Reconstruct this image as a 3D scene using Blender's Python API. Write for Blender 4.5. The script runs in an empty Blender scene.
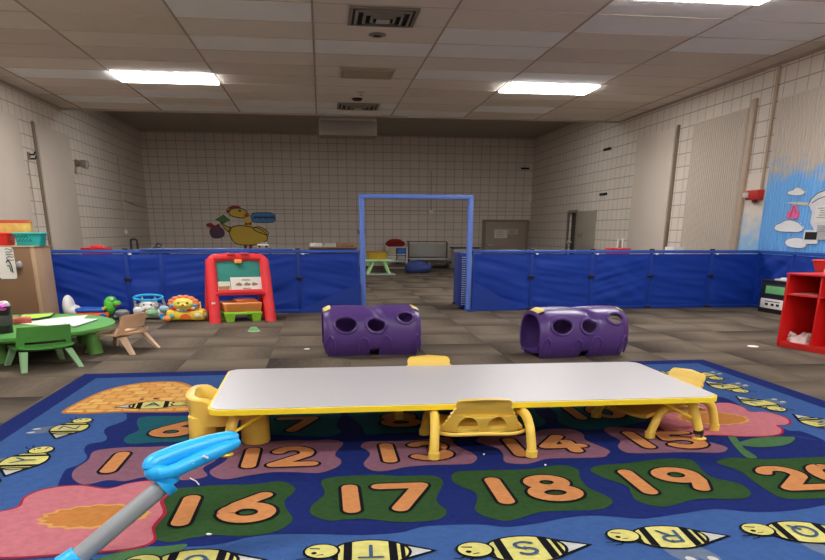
import bpy, bmesh, math, random
from mathutils import Vector, Matrix, Euler, noise
from mathutils.geometry import tessellate_polygon
random.seed(7)
SC = bpy.context.scene
COL = SC.collection
PI = math.pi
# ------------------------------------------------------------------ camera
F_PX, PP_Y, PITCH, YAW, ROLL = 721.6, 469.5, 0.3197, 0.1210, 0.0051
CAM_Z = 0.835
CEIL = 2.627
cy_, sy_ = math.cos(YAW), math.sin(YAW)
FWD = Vector((sy_*math.cos(PITCH), cy_*math.cos(PITCH), -math.sin(PITCH)))
R0 = Vector((cy_, -sy_, 0)); U0 = R0.cross(FWD)
RIGHT = R0*math.cos(ROLL) + U0*math.sin(ROLL)
UP = U0*math.cos(ROLL) - R0*math.sin(ROLL)
cam = bpy.data.cameras.new('camera'); camo = bpy.data.objects.new('camera', cam); COL.objects.link(camo)
cam.sensor_width = 36; cam.lens = F_PX/825*36; cam.shift_y = (PP_Y-280)/825
cam.clip_start = 0.05; cam.clip_end = 100
M = Matrix((RIGHT, UP, -FWD)).transposed().to_4x4(); M.translation = (0, 0, CAM_Z)
camo.matrix_world = M
SC.camera = camo
def ray(x, y): return RIGHT*((x-412.5)/F_PX) - UP*((y-PP_Y)/F_PX) + FWD
def fl(x, y, z=0.0):            # where the sight line through a pixel meets the height z
    d = ray(x, y); t = (z-CAM_Z)/d.z; return Vector((d.x*t, d.y*t, z))
def dep(x, y, D):               # ... meets the depth D
    d = ray(x, y); t = D/d.y; return Vector((d.x*t, D, CAM_Z+d.z*t))
def sx(x, y, X):                # ... meets the side wall X
    d = ray(x, y); t = X/d.x; return Vector((X, d.y*t, CAM_Z+d.z*t))
# ------------------------------------------------------------------ materials
def lin(c):
    c = c/255.0
    return c/12.92 if c <= 0.04045 else ((c+0.055)/1.055)**2.4
def rgb(r, g, b, k=1.0): return tuple(min(0.92, lin(v)*k) for v in (r, g, b)) + (1.0,)
MATS = {}
def mat(name, col, rough=0.55, var=0.08, scale=18.0, bump=0.0, bscale=60.0, spec=0.4, metal=0.0, trans=0.0, stretch=None, emit=None, emit_s=0.0):
    m = bpy.data.materials.new(name); m.use_nodes = True
    nt = m.node_tree; N = nt.nodes; L = nt.links
    b = N['Principled BSDF']
    b.inputs['Roughness'].default_value = rough
    b.inputs['Metallic'].default_value = metal
    b.inputs['Specular IOR Level'].default_value = spec
    if trans: b.inputs['Transmission Weight'].default_value = trans
    tc = N.new('ShaderNodeTexCoord'); mp = N.new('ShaderNodeMapping')
    L.new(tc.outputs['Object'], mp.inputs['Vector'])
    if stretch: mp.inputs['Scale'].default_value = stretch
    nz = N.new('ShaderNodeTexNoise'); nz.inputs['Scale'].default_value = scale; nz.inputs['Detail'].default_value = 5
    L.new(mp.outputs['Vector'], nz.inputs['Vector'])
    mx = N.new('ShaderNodeMix'); mx.data_type = 'RGBA'
    c = col
    mx.inputs['A'].default_value = tuple(v*(1-var) for v in c[:3]) + (1,)
    mx.inputs['B'].default_value = tuple(min(0.95, v*(1+var)) for v in c[:3]) + (1,)
    L.new(nz.outputs['Fac'], mx.inputs['Factor'])
    L.new(mx.outputs['Result'], b.inputs['Base Color'])
    if bump > 0:
        n2 = N.new('ShaderNodeTexNoise'); n2.inputs['Scale'].default_value = bscale; n2.inputs['Detail'].default_value = 4
        L.new(mp.outputs['Vector'], n2.inputs['Vector'])
        bp = N.new('ShaderNodeBump'); bp.inputs['Strength'].default_value = bump; bp.inputs['Distance'].default_value = 0.01
        L.new(n2.outputs['Fac'], bp.inputs['Height']); L.new(bp.outputs['Normal'], b.inputs['Normal'])
    if emit:
        b.inputs['Emission Color'].default_value = emit; b.inputs['Emission Strength'].default_value = emit_s
    MATS[name] = m
    return m
# ------------------------------------------------------------------ mesh builder
class MB:
    def __init__(s): s.v = []; s.f = []; s.m = []
    def add(s, vs, fs, m=0):
        o = len(s.v); s.v += [Vector(v) for v in vs]
        for f in fs: s.f.append([o+i for i in f]); s.m.append(m)
        return s
    def box(s, c, d, rot=None, bev=0.0, m=0, seg=2):
        bm = bmesh.new(); bmesh.ops.create_cube(bm, size=1.0)
        for v in bm.verts: v.co = Vector((v.co.x*d[0], v.co.y*d[1], v.co.z*d[2]))
        if bev > 0: bmesh.ops.bevel(bm, geom=bm.edges[:], offset=min(bev, min(d)*0.45), segments=seg, affect='EDGES', profile=0.5)
        R = rot if rot is not None else Matrix.Identity(3)
        bm.verts.ensure_lookup_table()
        vs = [R @ v.co + Vector(c) for v in bm.verts]
        for i, v in enumerate(bm.verts): v.index = i
        s.add(vs, [[v.index for v in f.verts] for f in bm.faces], m); bm.free(); return s
    def bx(s, x0, x1, y0, y1, z0, z1, bev=0.0, m=0): return s.box(((x0+x1)/2, (y0+y1)/2, (z0+z1)/2), (abs(x1-x0), abs(y1-y0), abs(z1-z0)), None, bev, m)
    def ell(s, c, r, rot=None, m=0, nu=20, nv=12):
        vs = []; fs = []
        R = rot if rot is not None else Matrix.Identity(3)
        for j in range(nv+1):
            t = PI*j/nv
            for i in range(nu):
                a = 2*PI*i/nu
                vs.append(R @ Vector((r[0]*math.sin(t)*math.cos(a), r[1]*math.sin(t)*math.sin(a), r[2]*math.cos(t))) + Vector(c))
        for j in range(nv):
            for i in range(nu):
                k = (i+1) % nu
                fs.append([j*nu+i, (j+1)*nu+i, (j+1)*nu+k, j*nu+k])
        return s.add(vs, fs, m)
    def tube(s, pts, r, n=12, closed=False, m=0, flat=1.0, cap=True):
        P = [Vector(p) for p in pts]; k = len(P)
        rr = r if isinstance(r, (list, tuple)) else [r]*k
        vs = []; fs = []; prev = None
        for i in range(k):
            if closed: t = P[(i+1) % k]-P[i-1]
            else: t = P[min(i+1, k-1)]-P[max(i-1, 0)]
            if t.length < 1e-9: t = Vector((0, 0, 1))
            t.normalize()
            if prev is None:
                a = Vector((0, 0, 1)) if abs(t.z) < 0.9 else Vector((1, 0, 0))
                nrm = (a - t*a.dot(t)).normalized()
            else:
                nrm = (prev - t*prev.dot(t))
                nrm = nrm.normalized() if nrm.length > 1e-6 else prev
            prev = nrm; bn = t.cross(nrm)
            for j in range(n):
                a = 2*PI*j/n
                vs.append(P[i] + nrm*(math.cos(a)*rr[i]) + bn*(math.sin(a)*rr[i]*flat))
        for i in range(k if closed else k-1):
            i2 = (i+1) % k
            for j in range(n):
                j2 = (j+1) % n
                fs.append([i*n+j, i*n+j2, i2*n+j2, i2*n+j])
        if not closed and cap:
            fs.append(list(range(n))[::-1]); fs.append([(k-1)*n+j for j in range(n)])
        return s.add(vs, fs, m)
    def cyl(s, p0, p1, r0, r1=None, n=20, m=0): return s.tube([p0, p1], [r0, r0 if r1 is None else r1], n, False, m)
    def lathe(s, prof, c=(0, 0, 0), n=28, ax=1.0, ay=1.0, m=0):
        vs = []; fs = []
        for (r, z) in prof:
            for i in range(n):
                a = 2*PI*i/n; vs.append(Vector((c[0]+r*ax*math.cos(a), c[1]+r*ay*math.sin(a), c[2]+z)))
        for j in range(len(prof)-1):
            for i in range(n):
                k = (i+1) % n; fs.append([j*n+i, j*n+k, (j+1)*n+k, (j+1)*n+i])
        return s.add(vs, fs, m)
    def loft(s, rings, m=0, cap=True, closed=True):
        n = len(rings[0]); vs = [Vector(p) for r in rings for p in r]; fs = []
        for j in range(len(rings)-1):
            for i in range(n if closed else n-1):
                k = (i+1) % n; fs.append([j*n+i, j*n+k, (j+1)*n+k, (j+1)*n+i])
        if cap and closed:
            fs.append(list(range(n))[::-1]); fs.append([(len(rings)-1)*n+i for i in range(n)])
        return s.add(vs, fs, m)
    def grid(s, fn, nu, nv, m=0, keep=None):
        vs = [Vector(fn(i/nu, j/nv)) for j in range(nv+1) for i in range(nu+1)]
        fs = []
        for j in range(nv):
            for i in range(nu):
                if keep and not keep((i+.5)/nu, (j+.5)/nv): continue
                a = j*(nu+1)+i; fs.append([a, a+1, a+nu+2, a+nu+1])
        return s.add(vs, fs, m)
    def panel(s, outline, fn, thick, holes=(), m=0):
        """2D outline (with holes), extruded by thick; fn(u, v, w) places it."""
        loops = [list(outline)] + [list(h) for h in holes]
        tri = tessellate_polygon([[Vector((p[0], p[1], 0)) for p in lp] for lp in loops])
        flat = [p for lp in loops for p in lp]; n = len(flat)
        vs = [fn(p[0], p[1], 0) for p in flat] + [fn(p[0], p[1], thick) for p in flat]
        fs = []
        for t in tri:
            a, b, c = [flat[i] for i in t]
            ar = (b[0]-a[0])*(c[1]-a[1])-(c[0]-a[0])*(b[1]-a[1])
            t = list(t) if ar > 0 else list(t)[::-1]
            fs.append([i+n for i in t]); fs.append(t[::-1])
        o = 0
        for lp in loops:
            k = len(lp)
            ar = sum(lp[i][0]*lp[(i+1) % k][1]-lp[(i+1) % k][0]*lp[i][1] for i in range(k))
            if lp is not loops[0]: ar = -ar
            for i in range(k):
                a, b = o+i, o+(i+1) % k
                fs.append([a, b, b+n, a+n] if ar > 0 else [b, a, a+n, b+n])
            o += k
        return s.add(vs, fs, m)
    def poly(s, pts, m=0):
        """flat polygon in a plane z = const, facing up"""
        tri = tessellate_polygon([[Vector(p) for p in pts]])
        fs = []
        for t in tri:
            a, b, c = [Vector(pts[i]) for i in t]
            fs.append(list(t) if (b-a).cross(c-a).z > 0 else list(t)[::-1])
        return s.add(pts, fs, m)
    def build(s, name, mats, parent=None, smooth=True, loc=None, rotz=None, angle=35, fixn=False):
        me = bpy.data.meshes.new(name)
        me.from_pydata([tuple(v) for v in s.v], [], s.f)
        if not isinstance(mats, (list, tuple)): mats = [mats]
        for mm in mats: me.materials.append(mm)
        me.polygons.foreach_set('material_index', s.m)
        if fixn:
            bm = bmesh.new(); bm.from_mesh(me); bmesh.ops.remove_doubles(bm, verts=bm.verts[:], dist=1e-5); bmesh.ops.recalc_face_normals(bm, faces=bm.faces[:]); bm.to_mesh(me); bm.free()
        if smooth:
            me.polygons.foreach_set('use_smooth', [True]*len(me.polygons))
            me.set_sharp_from_angle(angle=math.radians(angle))
        me.update()
        o = bpy.data.objects.new(name, me); COL.objects.link(o)
        if parent: o.parent = parent
        if loc is not None: o.location = loc
        if rotz is not None: o.rotation_euler = (0, 0, rotz)
        return o
def tag(o, label=None, cat=None, group=None, kind=None):
    if label: o['label'] = label
    if cat: o['category'] = cat
    if group: o['group'] = group
    if kind: o['kind'] = kind
    return o
def thing(name, label, cat, loc=(0, 0, 0), rotz=0.0, group=None):
    o = bpy.data.objects.new(name, None); COL.objects.link(o)
    o.location = loc; o.rotation_euler = (0, 0, rotz); o.empty_display_size = 0.1
    return tag(o, label, cat, group)
def dup(root, loc, rotz, label, group=None):
    r = root.copy(); COL.objects.link(r); r.location = loc; r.rotation_euler = (0, 0, rotz); r['label'] = label
    if group: r['group'] = group
    for ch in list(root.children):
        c = ch.copy(); COL.objects.link(c); c.parent = r
        for g in list(ch.children):
            d = g.copy(); COL.objects.link(d); d.parent = c
    return r
def rotm(ax, a): return Matrix.Rotation(a, 3, ax)
def spline(pts, closed=True, n=6):
    P = [Vector(p) for p in pts]; k = len(P); out = []
    rng = range(k) if closed else range(k-1)
    for i in rng:
        if closed: a, b, c, d = P[i-1], P[i], P[(i+1) % k], P[(i+2) % k]
        else: a, b, c, d = P[max(i-1, 0)], P[i], P[i+1], P[min(i+2, k-1)]
        for j in range(n):
            t = j/n
            out.append(0.5*((2*b)+(c-a)*t+(2*a-5*b+4*c-d)*t*t+(3*b-a-3*c+d)*t**3))
    if not closed: out.append(P[-1])
    return out
def arc(cx, cy, rx, ry, a0, a1, n=10):
    return [(cx+rx*math.cos(math.radians(a0+(a1-a0)*i/n)), cy+ry*math.sin(math.radians(a0+(a1-a0)*i/n))) for i in range(n+1)]
def rrect(x0, x1, y0, y1, r, n=5):
    return arc(x1-r, y0+r, r, r, -90, 0, n)+arc(x1-r, y1-r, r, r, 0, 90, n)+arc(x0+r, y1-r, r, r, 90, 180, n)+arc(x0+r, y0+r, r, r, 180, 270, n)
# ------------------------------------------------------------------ stroke writing: paths in a 0..1 x 0..1 cell
def _c(cx, cy, rx, ry, a0, a1, n=14): return arc(cx, cy, rx, ry, a0, a1, n)
GL = {
 '0': [_c(.5, .5, .38, .5, 90, 450, 28)],
 '1': [[(.5, 1), (.5, 0)]],
 '2': [_c(.48, .7, .36, .3, 160, -30, 16)+[(.08, 0), (.95, 0)]],
 '3': [_c(.45, .76, .36, .24, 150, -90, 14)+_c(.45, .26, .4, .26, 90, -150, 14)],
 '4': [[(.62, 1), (.05, .32), (.98, .32)], [(.72, .62), (.72, 0)]],
 '5': [[(.9, 1), (.22, 1), (.15, .56)]+_c(.46, .3, .42, .3, 110, -150, 16)],
 '6': [[(.78, 1), (.3, .6), (.12, .34)], _c(.5, .28, .4, .28, 180, 540, 24)],
 '7': [[(.05, 1), (.95, 1), (.38, 0)]],
 '8': [_c(.5, .76, .34, .24, -90, 270, 22), _c(.5, .26, .42, .26, 90, 450, 24)],
 '9': [_c(.46, .7, .38, .28, 0, 360, 24), [(.84, .7), (.8, .4), (.6, 0)]],
 'A': [[(0, 0), (.5, 1), (1, 0)], [(.2, .38), (.8, .38)]], 'B': [[(.1, 0), (.1, 1), (.55, 1)]+_c(.55, .76, .3, .24, 90, -90, 8)+[(.1, .52)], [(.55, .52)]+_c(.58, .26, .34, .26, 90, -90, 8)+[(.1, 0)]],
 'C': [_c(.55, .5, .45, .5, 50, 310, 18)], 'D': [[(.1, 0), (.1, 1), (.4, 1)]+_c(.4, .5, .5, .5, 90, -90, 14)+[(.1, 0)]],
 'E': [[(.9, 1), (.1, 1), (.1, 0), (.9, 0)], [(.1, .5), (.75, .5)]], 'F': [[(.9, 1), (.1, 1), (.1, 0)], [(.1, .5), (.75, .5)]],
 'G': [_c(.52, .5, .45, .5, 50, 330, 18)+[(.92, .45), (.55, .45)]], 'H': [[(.1, 0), (.1, 1)], [(.9, 0), (.9, 1)], [(.1, .5), (.9, .5)]],
 'I': [[(.5, 0), (.5, 1)]], 'J': [[(.75, 1), (.75, .3)]+_c(.45, .3, .3, .3, 0, -170, 10)], 'K': [[(.1, 0), (.1, 1)], [(.9, 1), (.1, .45), (.9, 0)]],
 'L': [[(.1, 1), (.1, 0), (.9, 0)]], 'M': [[(0, 0), (.1, 1), (.5, .3), (.9, 1), (1, 0)]], 'N': [[(.1, 0), (.1, 1), (.9, 0), (.9, 1)]],
 'O': [_c(.5, .5, .47, .5, 0, 360, 26)], 'P': [[(.1, 0), (.1, 1), (.55, 1)]+_c(.55, .74, .34, .26, 90, -90, 8)+[(.1, .48)]],
 'Q': [_c(.5, .5, .47, .5, 0, 360, 26), [(.6, .3), (1, -.05)]], 'R': [[(.1, 0), (.1, 1), (.55, 1)]+_c(.55, .74, .34, .26, 90, -90, 8)+[(.1, .48)], [(.45, .48), (.92, 0)]],
 'S': [_c(.5, .75, .38, .25, 30, 270, 12)+_c(.5, .25, .4, .25, 90, -150, 12)], 'T': [[(0, 1), (1, 1)], [(.5, 1), (.5, 0)]],
 'U': [[(.1, 1), (.1, .4)]+_c(.5, .4, .4, .4, 180, 360, 12)+[(.9, 1)]], 'V': [[(0, 1), (.5, 0), (1, 1)]], 'W': [[(0, 1), (.25, 0), (.5, .75), (.75, 0), (1, 1)]],
 'X': [[(0, 0), (1, 1)], [(0, 1), (1, 0)]], 'Y': [[(0, 1), (.5, .5), (1, 1)], [(.5, .5), (.5, 0)]], 'Z': [[(.05, 1), (.95, 1), (.05, 0), (.95, 0)]]}
def ribbon(mb, pts, w, fn, m, capn=8):
    """a flat pen stroke with round ends; fn(x, y) places a 2D point"""
    P = [Vector((p[0], p[1])) for p in pts]; k = len(P); hw = w/2
    Lp, Rp = [], []
    for i in range(k):
        a = P[i]-P[i-1] if i else P[1]-P[0]
        b = P[i+1]-P[i] if i < k-1 else P[k-1]-P[k-2]
        a.normalize(); b.normalize()
        t = a+b
        t = t.normalized() if t.length > 1e-3 else a
        nn = Vector((-t.y, t.x)); c = max(0.45, nn.dot(Vector((-a.y, a.x))))
        Lp.append(P[i]+nn*hw/c); Rp.append(P[i]-nn*hw/c)
    o = [fn(*p) for p in Lp]+[fn(*p) for p in Rp]
    mb.add(o, [[i, k+i, k+i+1, i+1] for i in range(k-1)], m)
    for e in ((0, k-1) if capn else ()):
        d = (P[1]-P[0]) if e == 0 else (P[-2]-P[-1])
        a0 = math.atan2(d.y, d.x)+PI/2
        ring = [fn(P[e].x+hw*math.cos(a0+PI*i/capn), P[e].y+hw*math.sin(a0+PI*i/capn)) for i in range(capn+1)]
        mb.add([fn(P[e].x, P[e].y)]+ring, [[0, i+1, i+2] for i in range(capn)], m)
def glyph(mb, ch, fn, w, m):
    for st in GL[ch]: ribbon(mb, st, w, fn, m)
def glyph(mb, ch, gw, gh, fn, w, m, dz=.00012):
    """fn(x, y, lift) places a point; every stroke piece lies a hair above the one before"""
    n_ = 0
    for st in GL[ch]:
        pts = [(p[0]*gw, p[1]*gh) for p in st]; pieces = [[pts[0]]]
        for i in range(1, len(pts)):
            pieces[-1].append(pts[i])
            if i < len(pts)-1:
                a = Vector((pts[i][0]-pts[i-1][0], pts[i][1]-pts[i-1][1])); b = Vector((pts[i+1][0]-pts[i][0], pts[i+1][1]-pts[i][1]))
                if a.length > 1e-6 and b.length > 1e-6 and a.angle(b) > .9: pieces.append([pts[i]])
        for pc in pieces:
            cl = (Vector(pc[0])-Vector(pc[-1])).length < 1e-4
            ribbon(mb, pc, w, (lambda x, y, q=n_*dz: fn(x, y, q)), m, 0 if cl else 8); n_ += 1
def ncoord(nt):
    g = nt.nodes.new('ShaderNodeNewGeometry'); s = nt.nodes.new('ShaderNodeSeparateXYZ'); nt.links.new(g.outputs['Position'], s.inputs[0]); return s
def mth(nt, op, a, b=None, c=None):
    n = nt.nodes.new('ShaderNodeMath'); n.operation = op
    for i, v in enumerate((a, b, c)):
        if v is None: continue
        if isinstance(v, (int, float)): n.inputs[i].default_value = v
        else: nt.links.new(v, n.inputs[i])
    return n.outputs[0]
def block_mat(name, axis, col, line, bw=0.215, bh=0.172, mort=0.007, off=0.0):
    m = bpy.data.materials.new(name); m.use_nodes = True; nt = m.node_tree; N = nt.nodes; L = nt.links
    b = N['Principled BSDF']; b.inputs['Roughness'].default_value = 0.6; b.inputs['Specular IOR Level'].default_value = 0.3
    s = ncoord(nt); cb = N.new('ShaderNodeCombineXYZ')
    L.new(s.outputs['X' if axis == 'X' else 'Y'], cb.inputs[0]); L.new(s.outputs['Z'], cb.inputs[1])
    br = N.new('ShaderNodeTexBrick'); br.offset = off; br.squash = 1.0
    br.inputs['Scale'].default_value = 1.0; br.inputs['Brick Width'].default_value = bw; br.inputs['Row Height'].default_value = bh
    br.inputs['Mortar Size'].default_value = mort; br.inputs['Mortar Smooth'].default_value = 0.3; br.inputs['Bias'].default_value = 0.0
    br.inputs['Color1'].default_value = col; br.inputs['Color2'].default_value = tuple(v*0.95 for v in col[:3])+(1,); br.inputs['Mortar'].default_value = line
    L.new(cb.outputs[0], br.inputs['Vector'])
    nz = N.new('ShaderNodeTexNoise'); nz.inputs['Scale'].default_value = 1.3; nz.inputs['Detail'].default_value = 6; L.new(cb.outputs[0], nz.inputs['Vector'])
    mx = N.new('ShaderNodeMix'); mx.data_type = 'RGBA'; mx.blend_type = 'MULTIPLY'; mx.inputs['Factor'].default_value = 0.35
    L.new(br.outputs['Color'], mx.inputs['A']); L.new(nz.outputs['Color'], mx.inputs['B'])
    bw_ = N.new('ShaderNodeRGBToBW'); L.new(nz.outputs['Color'], bw_.inputs[0])
    mr = N.new('ShaderNodeMapRange'); mr.inputs['From Min'].default_value = 0.3; mr.inputs['From Max'].default_value = 0.7; mr.inputs['To Min'].default_value = 0.8; mr.inputs['To Max'].default_value = 1.0
    L.new(bw_.outputs[0], mr.inputs[0]); L.new(mr.outputs[0], mx.inputs['B'])
    L.new(mx.outputs['Result'], b.inputs['Base Color'])
    n2 = N.new('ShaderNodeTexNoise'); n2.inputs['Scale'].default_value = 40; L.new(cb.outputs[0], n2.inputs['Vector'])
    hh = mth(nt, 'MULTIPLY_ADD', n2.outputs['Fac'], 0.15, mth(nt, 'MULTIPLY', br.outputs['Fac'], -1.0))
    bp = N.new('ShaderNodeBump'); bp.inputs['Strength'].default_value = 0.35; bp.inputs['Distance'].default_value = 0.006
    L.new(hh, bp.inputs['Height']); L.new(bp.outputs['Normal'], b.inputs['Normal'])
    return m
def carpet_mat():
    m = bpy.data.materials.new('carpet_tiles'); m.use_nodes = True; nt = m.node_tree; N = nt.nodes; L = nt.links
    b = N['Principled BSDF']; b.inputs['Roughness'].default_value = 0.95; b.inputs['Specular IOR Level'].default_value = 0.1
    s = ncoord(nt); T = 0.545
    u = mth(nt, 'DIVIDE', mth(nt, 'SUBTRACT', s.outputs['X'], -0.38), T); v = mth(nt, 'DIVIDE', mth(nt, 'SUBTRACT', s.outputs['Y'], 0.10), T)
    iu = mth(nt, 'FLOOR', u); iv = mth(nt, 'FLOOR', v); fu = mth(nt, 'SUBTRACT', u, iu); fv = mth(nt, 'SUBTRACT', v, iv)
    par = mth(nt, 'MODULO', mth(nt, 'ABSOLUTE', mth(nt, 'ADD', iu, iv)), 2.0)
    par = mth(nt, 'GREATER_THAN', par, 0.5)
    # along = the coordinate across which a tile shades from dark yarn to light yarn
    al = mth(nt, 'ADD', mth(nt, 'MULTIPLY', mth(nt, 'SUBTRACT', 1.0, fv), par), mth(nt, 'MULTIPLY', fu, mth(nt, 'SUBTRACT', 1.0, par)))
    cb = N.new('ShaderNodeCombineXYZ'); L.new(iu, cb.inputs[0]); L.new(iv, cb.inputs[1])
    wn = N.new('ShaderNodeTexWhiteNoise'); wn.noise_dimensions = '3D'; L.new(cb.outputs[0], wn.inputs['Vector'])
    # fine streaks running along each tile
    st = N.new('ShaderNodeCombineXYZ')
    L.new(mth(nt, 'MULTIPLY', s.outputs['X'], mth(nt, 'MULTIPLY_ADD', par, -110.0, 130.0)), st.inputs[0])
    L.new(mth(nt, 'MULTIPLY', s.outputs['Y'], mth(nt, 'MULTIPLY_ADD', par, 110.0, 20.0)), st.inputs[1])
    nz = N.new('ShaderNodeTexNoise'); nz.inputs['Scale'].default_value = 0.35; nz.inputs['Detail'].default_value = 3; L.new(st.outputs[0], nz.inputs['Vector'])
    ph = mth(nt, 'ADD', mth(nt, 'MULTIPLY', al, 0.62), mth(nt, 'MULTIPLY', wn.outputs['Value'], 0.35))
    ph = mth(nt, 'PINGPONG', ph, 0.5)
    val = mth(nt, 'ADD', mth(nt, 'MULTIPLY', ph, 1.7), mth(nt, 'MULTIPLY_ADD', nz.outputs['Fac'], 0.5, -0.18))
    val = mth(nt, 'ADD', val, mth(nt, 'MULTIPLY_ADD', wn.outputs['Value'], 0.22, -0.11))
    rp = N.new('ShaderNodeValToRGB'); e = rp.color_ramp.elements
    e[0].position = 0.08; e[0].color = rgb(82, 72, 65, KF); e[1].position = 0.92; e[1].color = rgb(148, 133, 116, KF)
    L.new(val, rp.inputs[0]); L.new(rp.outputs[0], b.inputs['Base Color'])
    n2 = N.new('ShaderNodeTexNoise'); n2.inputs['Scale'].default_value = 350; gg = N.new('ShaderNodeNewGeometry'); L.new(gg.outputs['Position'], n2.inputs['Vector'])
    bp = N.new('ShaderNodeBump'); bp.inputs['Strength'].default_value = 0.4; bp.inputs['Distance'].default_value = 0.004
    L.new(n2.outputs['Fac'], bp.inputs['Height']); L.new(bp.outputs['Normal'], b.inputs['Normal'])
    return m
def sky_mat(name, base, blue, z0, z1, ny=1.6, thr=0.5, soft=0.12):
    """painted sky fading raggedly into the bare panel colour"""
    m = bpy.data.materials.new(name); m.use_nodes = True; nt = m.node_tree; N = nt.nodes; L = nt.links
    b = N['Principled BSDF']; b.inputs['Roughness'].default_value = 0.6
    s = ncoord(nt); g = N.new('ShaderNodeNewGeometry'); mp = N.new('ShaderNodeMapping'); mp.inputs['Scale'].default_value = (1, 1, 2.2); L.new(g.outputs['Position'], mp.inputs[0])
    nz = N.new('ShaderNodeTexNoise'); nz.inputs['Scale'].default_value = ny*2.2; nz.inputs['Detail'].default_value = 6; L.new(mp.outputs[0], nz.inputs['Vector'])
    mr = N.new('ShaderNodeMapRange'); mr.inputs['From Min'].default_value = z0; mr.inputs['From Max'].default_value = z1; L.new(s.outputs['Z'], mr.inputs[0])
    v = mth(nt, 'ADD', mr.outputs[0], mth(nt, 'MULTIPLY_ADD', nz.outputs['Fac'], 1.4, -0.7))
    m2 = N.new('ShaderNodeMapRange'); m2.inputs['From Min'].default_value = thr-soft; m2.inputs['From Max'].default_value = thr+soft; L.new(v, m2.inputs[0])
    mx = N.new('ShaderNodeMix'); mx.data_type = 'RGBA'; mx.inputs['A'].default_value = blue; mx.inputs['B'].default_value = base; L.new(m2.outputs[0], mx.inputs['Factor'])
    L.new(mx.outputs['Result'], b.inputs['Base Color']); return m
# how much brighter than its photographed tone each zone's paint really is
KF, KC, KW, KO = .60, 4.3, 2.08, 1.25
M_carpet = carpet_mat()
wallcol = rgb(164, 156, 147, KW); wline = rgb(120, 112, 104, KW)
M_wall_x = block_mat('painted_block_back', 'X', wallcol, wline)
M_wall_y = block_mat('painted_block_side', 'Y', wallcol, wline)
M_tile = mat('ceiling_tile', rgb(120, 115, 110, KC), 0.9, 0.05, 3.0, 0.15, 120, 0.1)
M_tile2 = mat('new_ceiling_tile', rgb(136, 133, 133, KC), 0.9, 0.04, 3.0, 0.15, 120, 0.1)
M_tile3 = mat('aged_ceiling_tile', rgb(115, 109, 103, KC), 0.9, 0.06, 3.0, 0.15, 120, 0.1)
M_tbar = mat('ceiling_grid_bar', rgb(104, 94, 86, 3.0), 0.6, 0.05)
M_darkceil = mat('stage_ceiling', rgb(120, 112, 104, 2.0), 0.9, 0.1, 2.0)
M_board = mat('beige_board', rgb(172, 162, 151, 1.55), 0.6, 0.04, 3.0)
M_conduit = mat('painted_conduit', rgb(135, 120, 104, KW), 0.5)
M_steel = mat('dark_channel', rgb(96, 84, 72, KW), 0.5)
M_diff = mat('lit_diffuser', (0.9, 0.9, 0.9, 1), 0.5, 0, emit=(1.0, 0.985, 0.97, 1), emit_s=22.0)
ADDED_LIGHT = 9.0  # emission of the unseen panels added to lift the far end
M_lframe = mat('light_frame', rgb(190, 185, 178), 0.4)
M_ventm = mat('vent_metal', rgb(120, 114, 106, 1.2), 0.4, 0.1, spec=0.5)
M_ventd = mat('vent_dark', rgb(34, 30, 27), 0.8)
XL, XR, Y0, YB, YC, ZH = -4.0, 5.15, -4.5, 18.45, 13.07, 2.942
def struct(name, mb, mats, **k):
    o = mb.build(name, mats, None, **k); o['kind'] = 'structure'; return o
struct('floor', MB().bx(XL-.1, XR+.1, Y0-.1, YB+.1, -.1, 0), M_carpet, smooth=False)
struct('wall_back', MB().bx(XL-.1, XR+.1, YB, YB+.1, 0, ZH), M_wall_x, smooth=False)
struct('wall_front', MB().bx(XL-.1, XR+.1, Y0-.1, Y0, 0, ZH), M_wall_x, smooth=False)
struct('wall_left', MB().bx(XL-.1, XL, Y0, YB, 0, ZH), M_wall_y, smooth=False)
# right wall with the recess of the narrow doorway left open
mb = MB(); DA, DB, DZ = 14.98, 15.50, 1.20
mb.bx(XR, XR+.1, Y0, DA, 0, ZH); mb.bx(XR, XR+.1, DB, YB, 0, ZH); mb.bx(XR, XR+.1, DA, DB, DZ, ZH); mb.bx(XR+.1, XR+.14, DA-.1, DB+.1, 0, DZ+.1)
struct('wall_right', mb, M_wall_y, smooth=False)
# suspended ceiling: 4 x 2 ft tiles in a bar grid, then the higher dark ceiling beyond
GX0, GY0, TW, TD = -2.4535, 6.9692, 1.2192, 0.6096
white = {(1, 0), (1, 2), (1, 8), (1, 9), (2, 2), (2, 9), (2, 8), (3, 1), (3, 2), (3, 4), (4, 0), (4, -1), (4, 8), (5, 0), (5, 1), (5, -1), (0, 7), (4, 4), (-1, 8), (-1, 5), (3, 9), (0, 9)}
lights = [(0, 5), (4, 5), (4, -2), (0, -2), (0, -9), (4, -9), (2, -12), (0, -16), (4, -16)]
mb = MB(); i0, i1, j0, j1 = -2, 6, -19, 10
for i in range(i0, i1+1):
    for j in range(j0, j1):
        x0, x1 = max(XL, GX0+i*TW), min(XR, GX0+(i+1)*TW); y0, y1 = max(Y0, GY0+j*TD), GY0+(j+1)*TD
        if x1-x0 < .02 or y1-y0 < .02 or (i, j) in lights: continue
        k = 1 if (i, j) in white else (2 if random.random() < .35 else 0)
        z = CEIL+.004+random.uniform(0, .003)
        mb.bx(x0, x1, y0, y1, z, z+.02, m=k)
for i in range(i0, i1+2):
    x = GX0+i*TW
    if XL < x < XR: mb.bx(x-.010, x+.010, Y0, YC, CEIL, CEIL+.02, m=3)
for j in range(j0, j1+1):
    y = GY0+j*TD
    if Y0 < y: mb.bx(XL, XR, y-.006, y+.006, CEIL+.002, CEIL+.02, m=4)
mb.bx(XL, XR, YC, YC+.05, CEIL-.02, ZH, m=3)
mb.bx(XL, XL+.03, Y0, YC, CEIL-.025, CEIL+.01, m=3); mb.bx(XR-.03, XR, Y0, YC, CEIL-.02, CEIL+.01, m=3)
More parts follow.
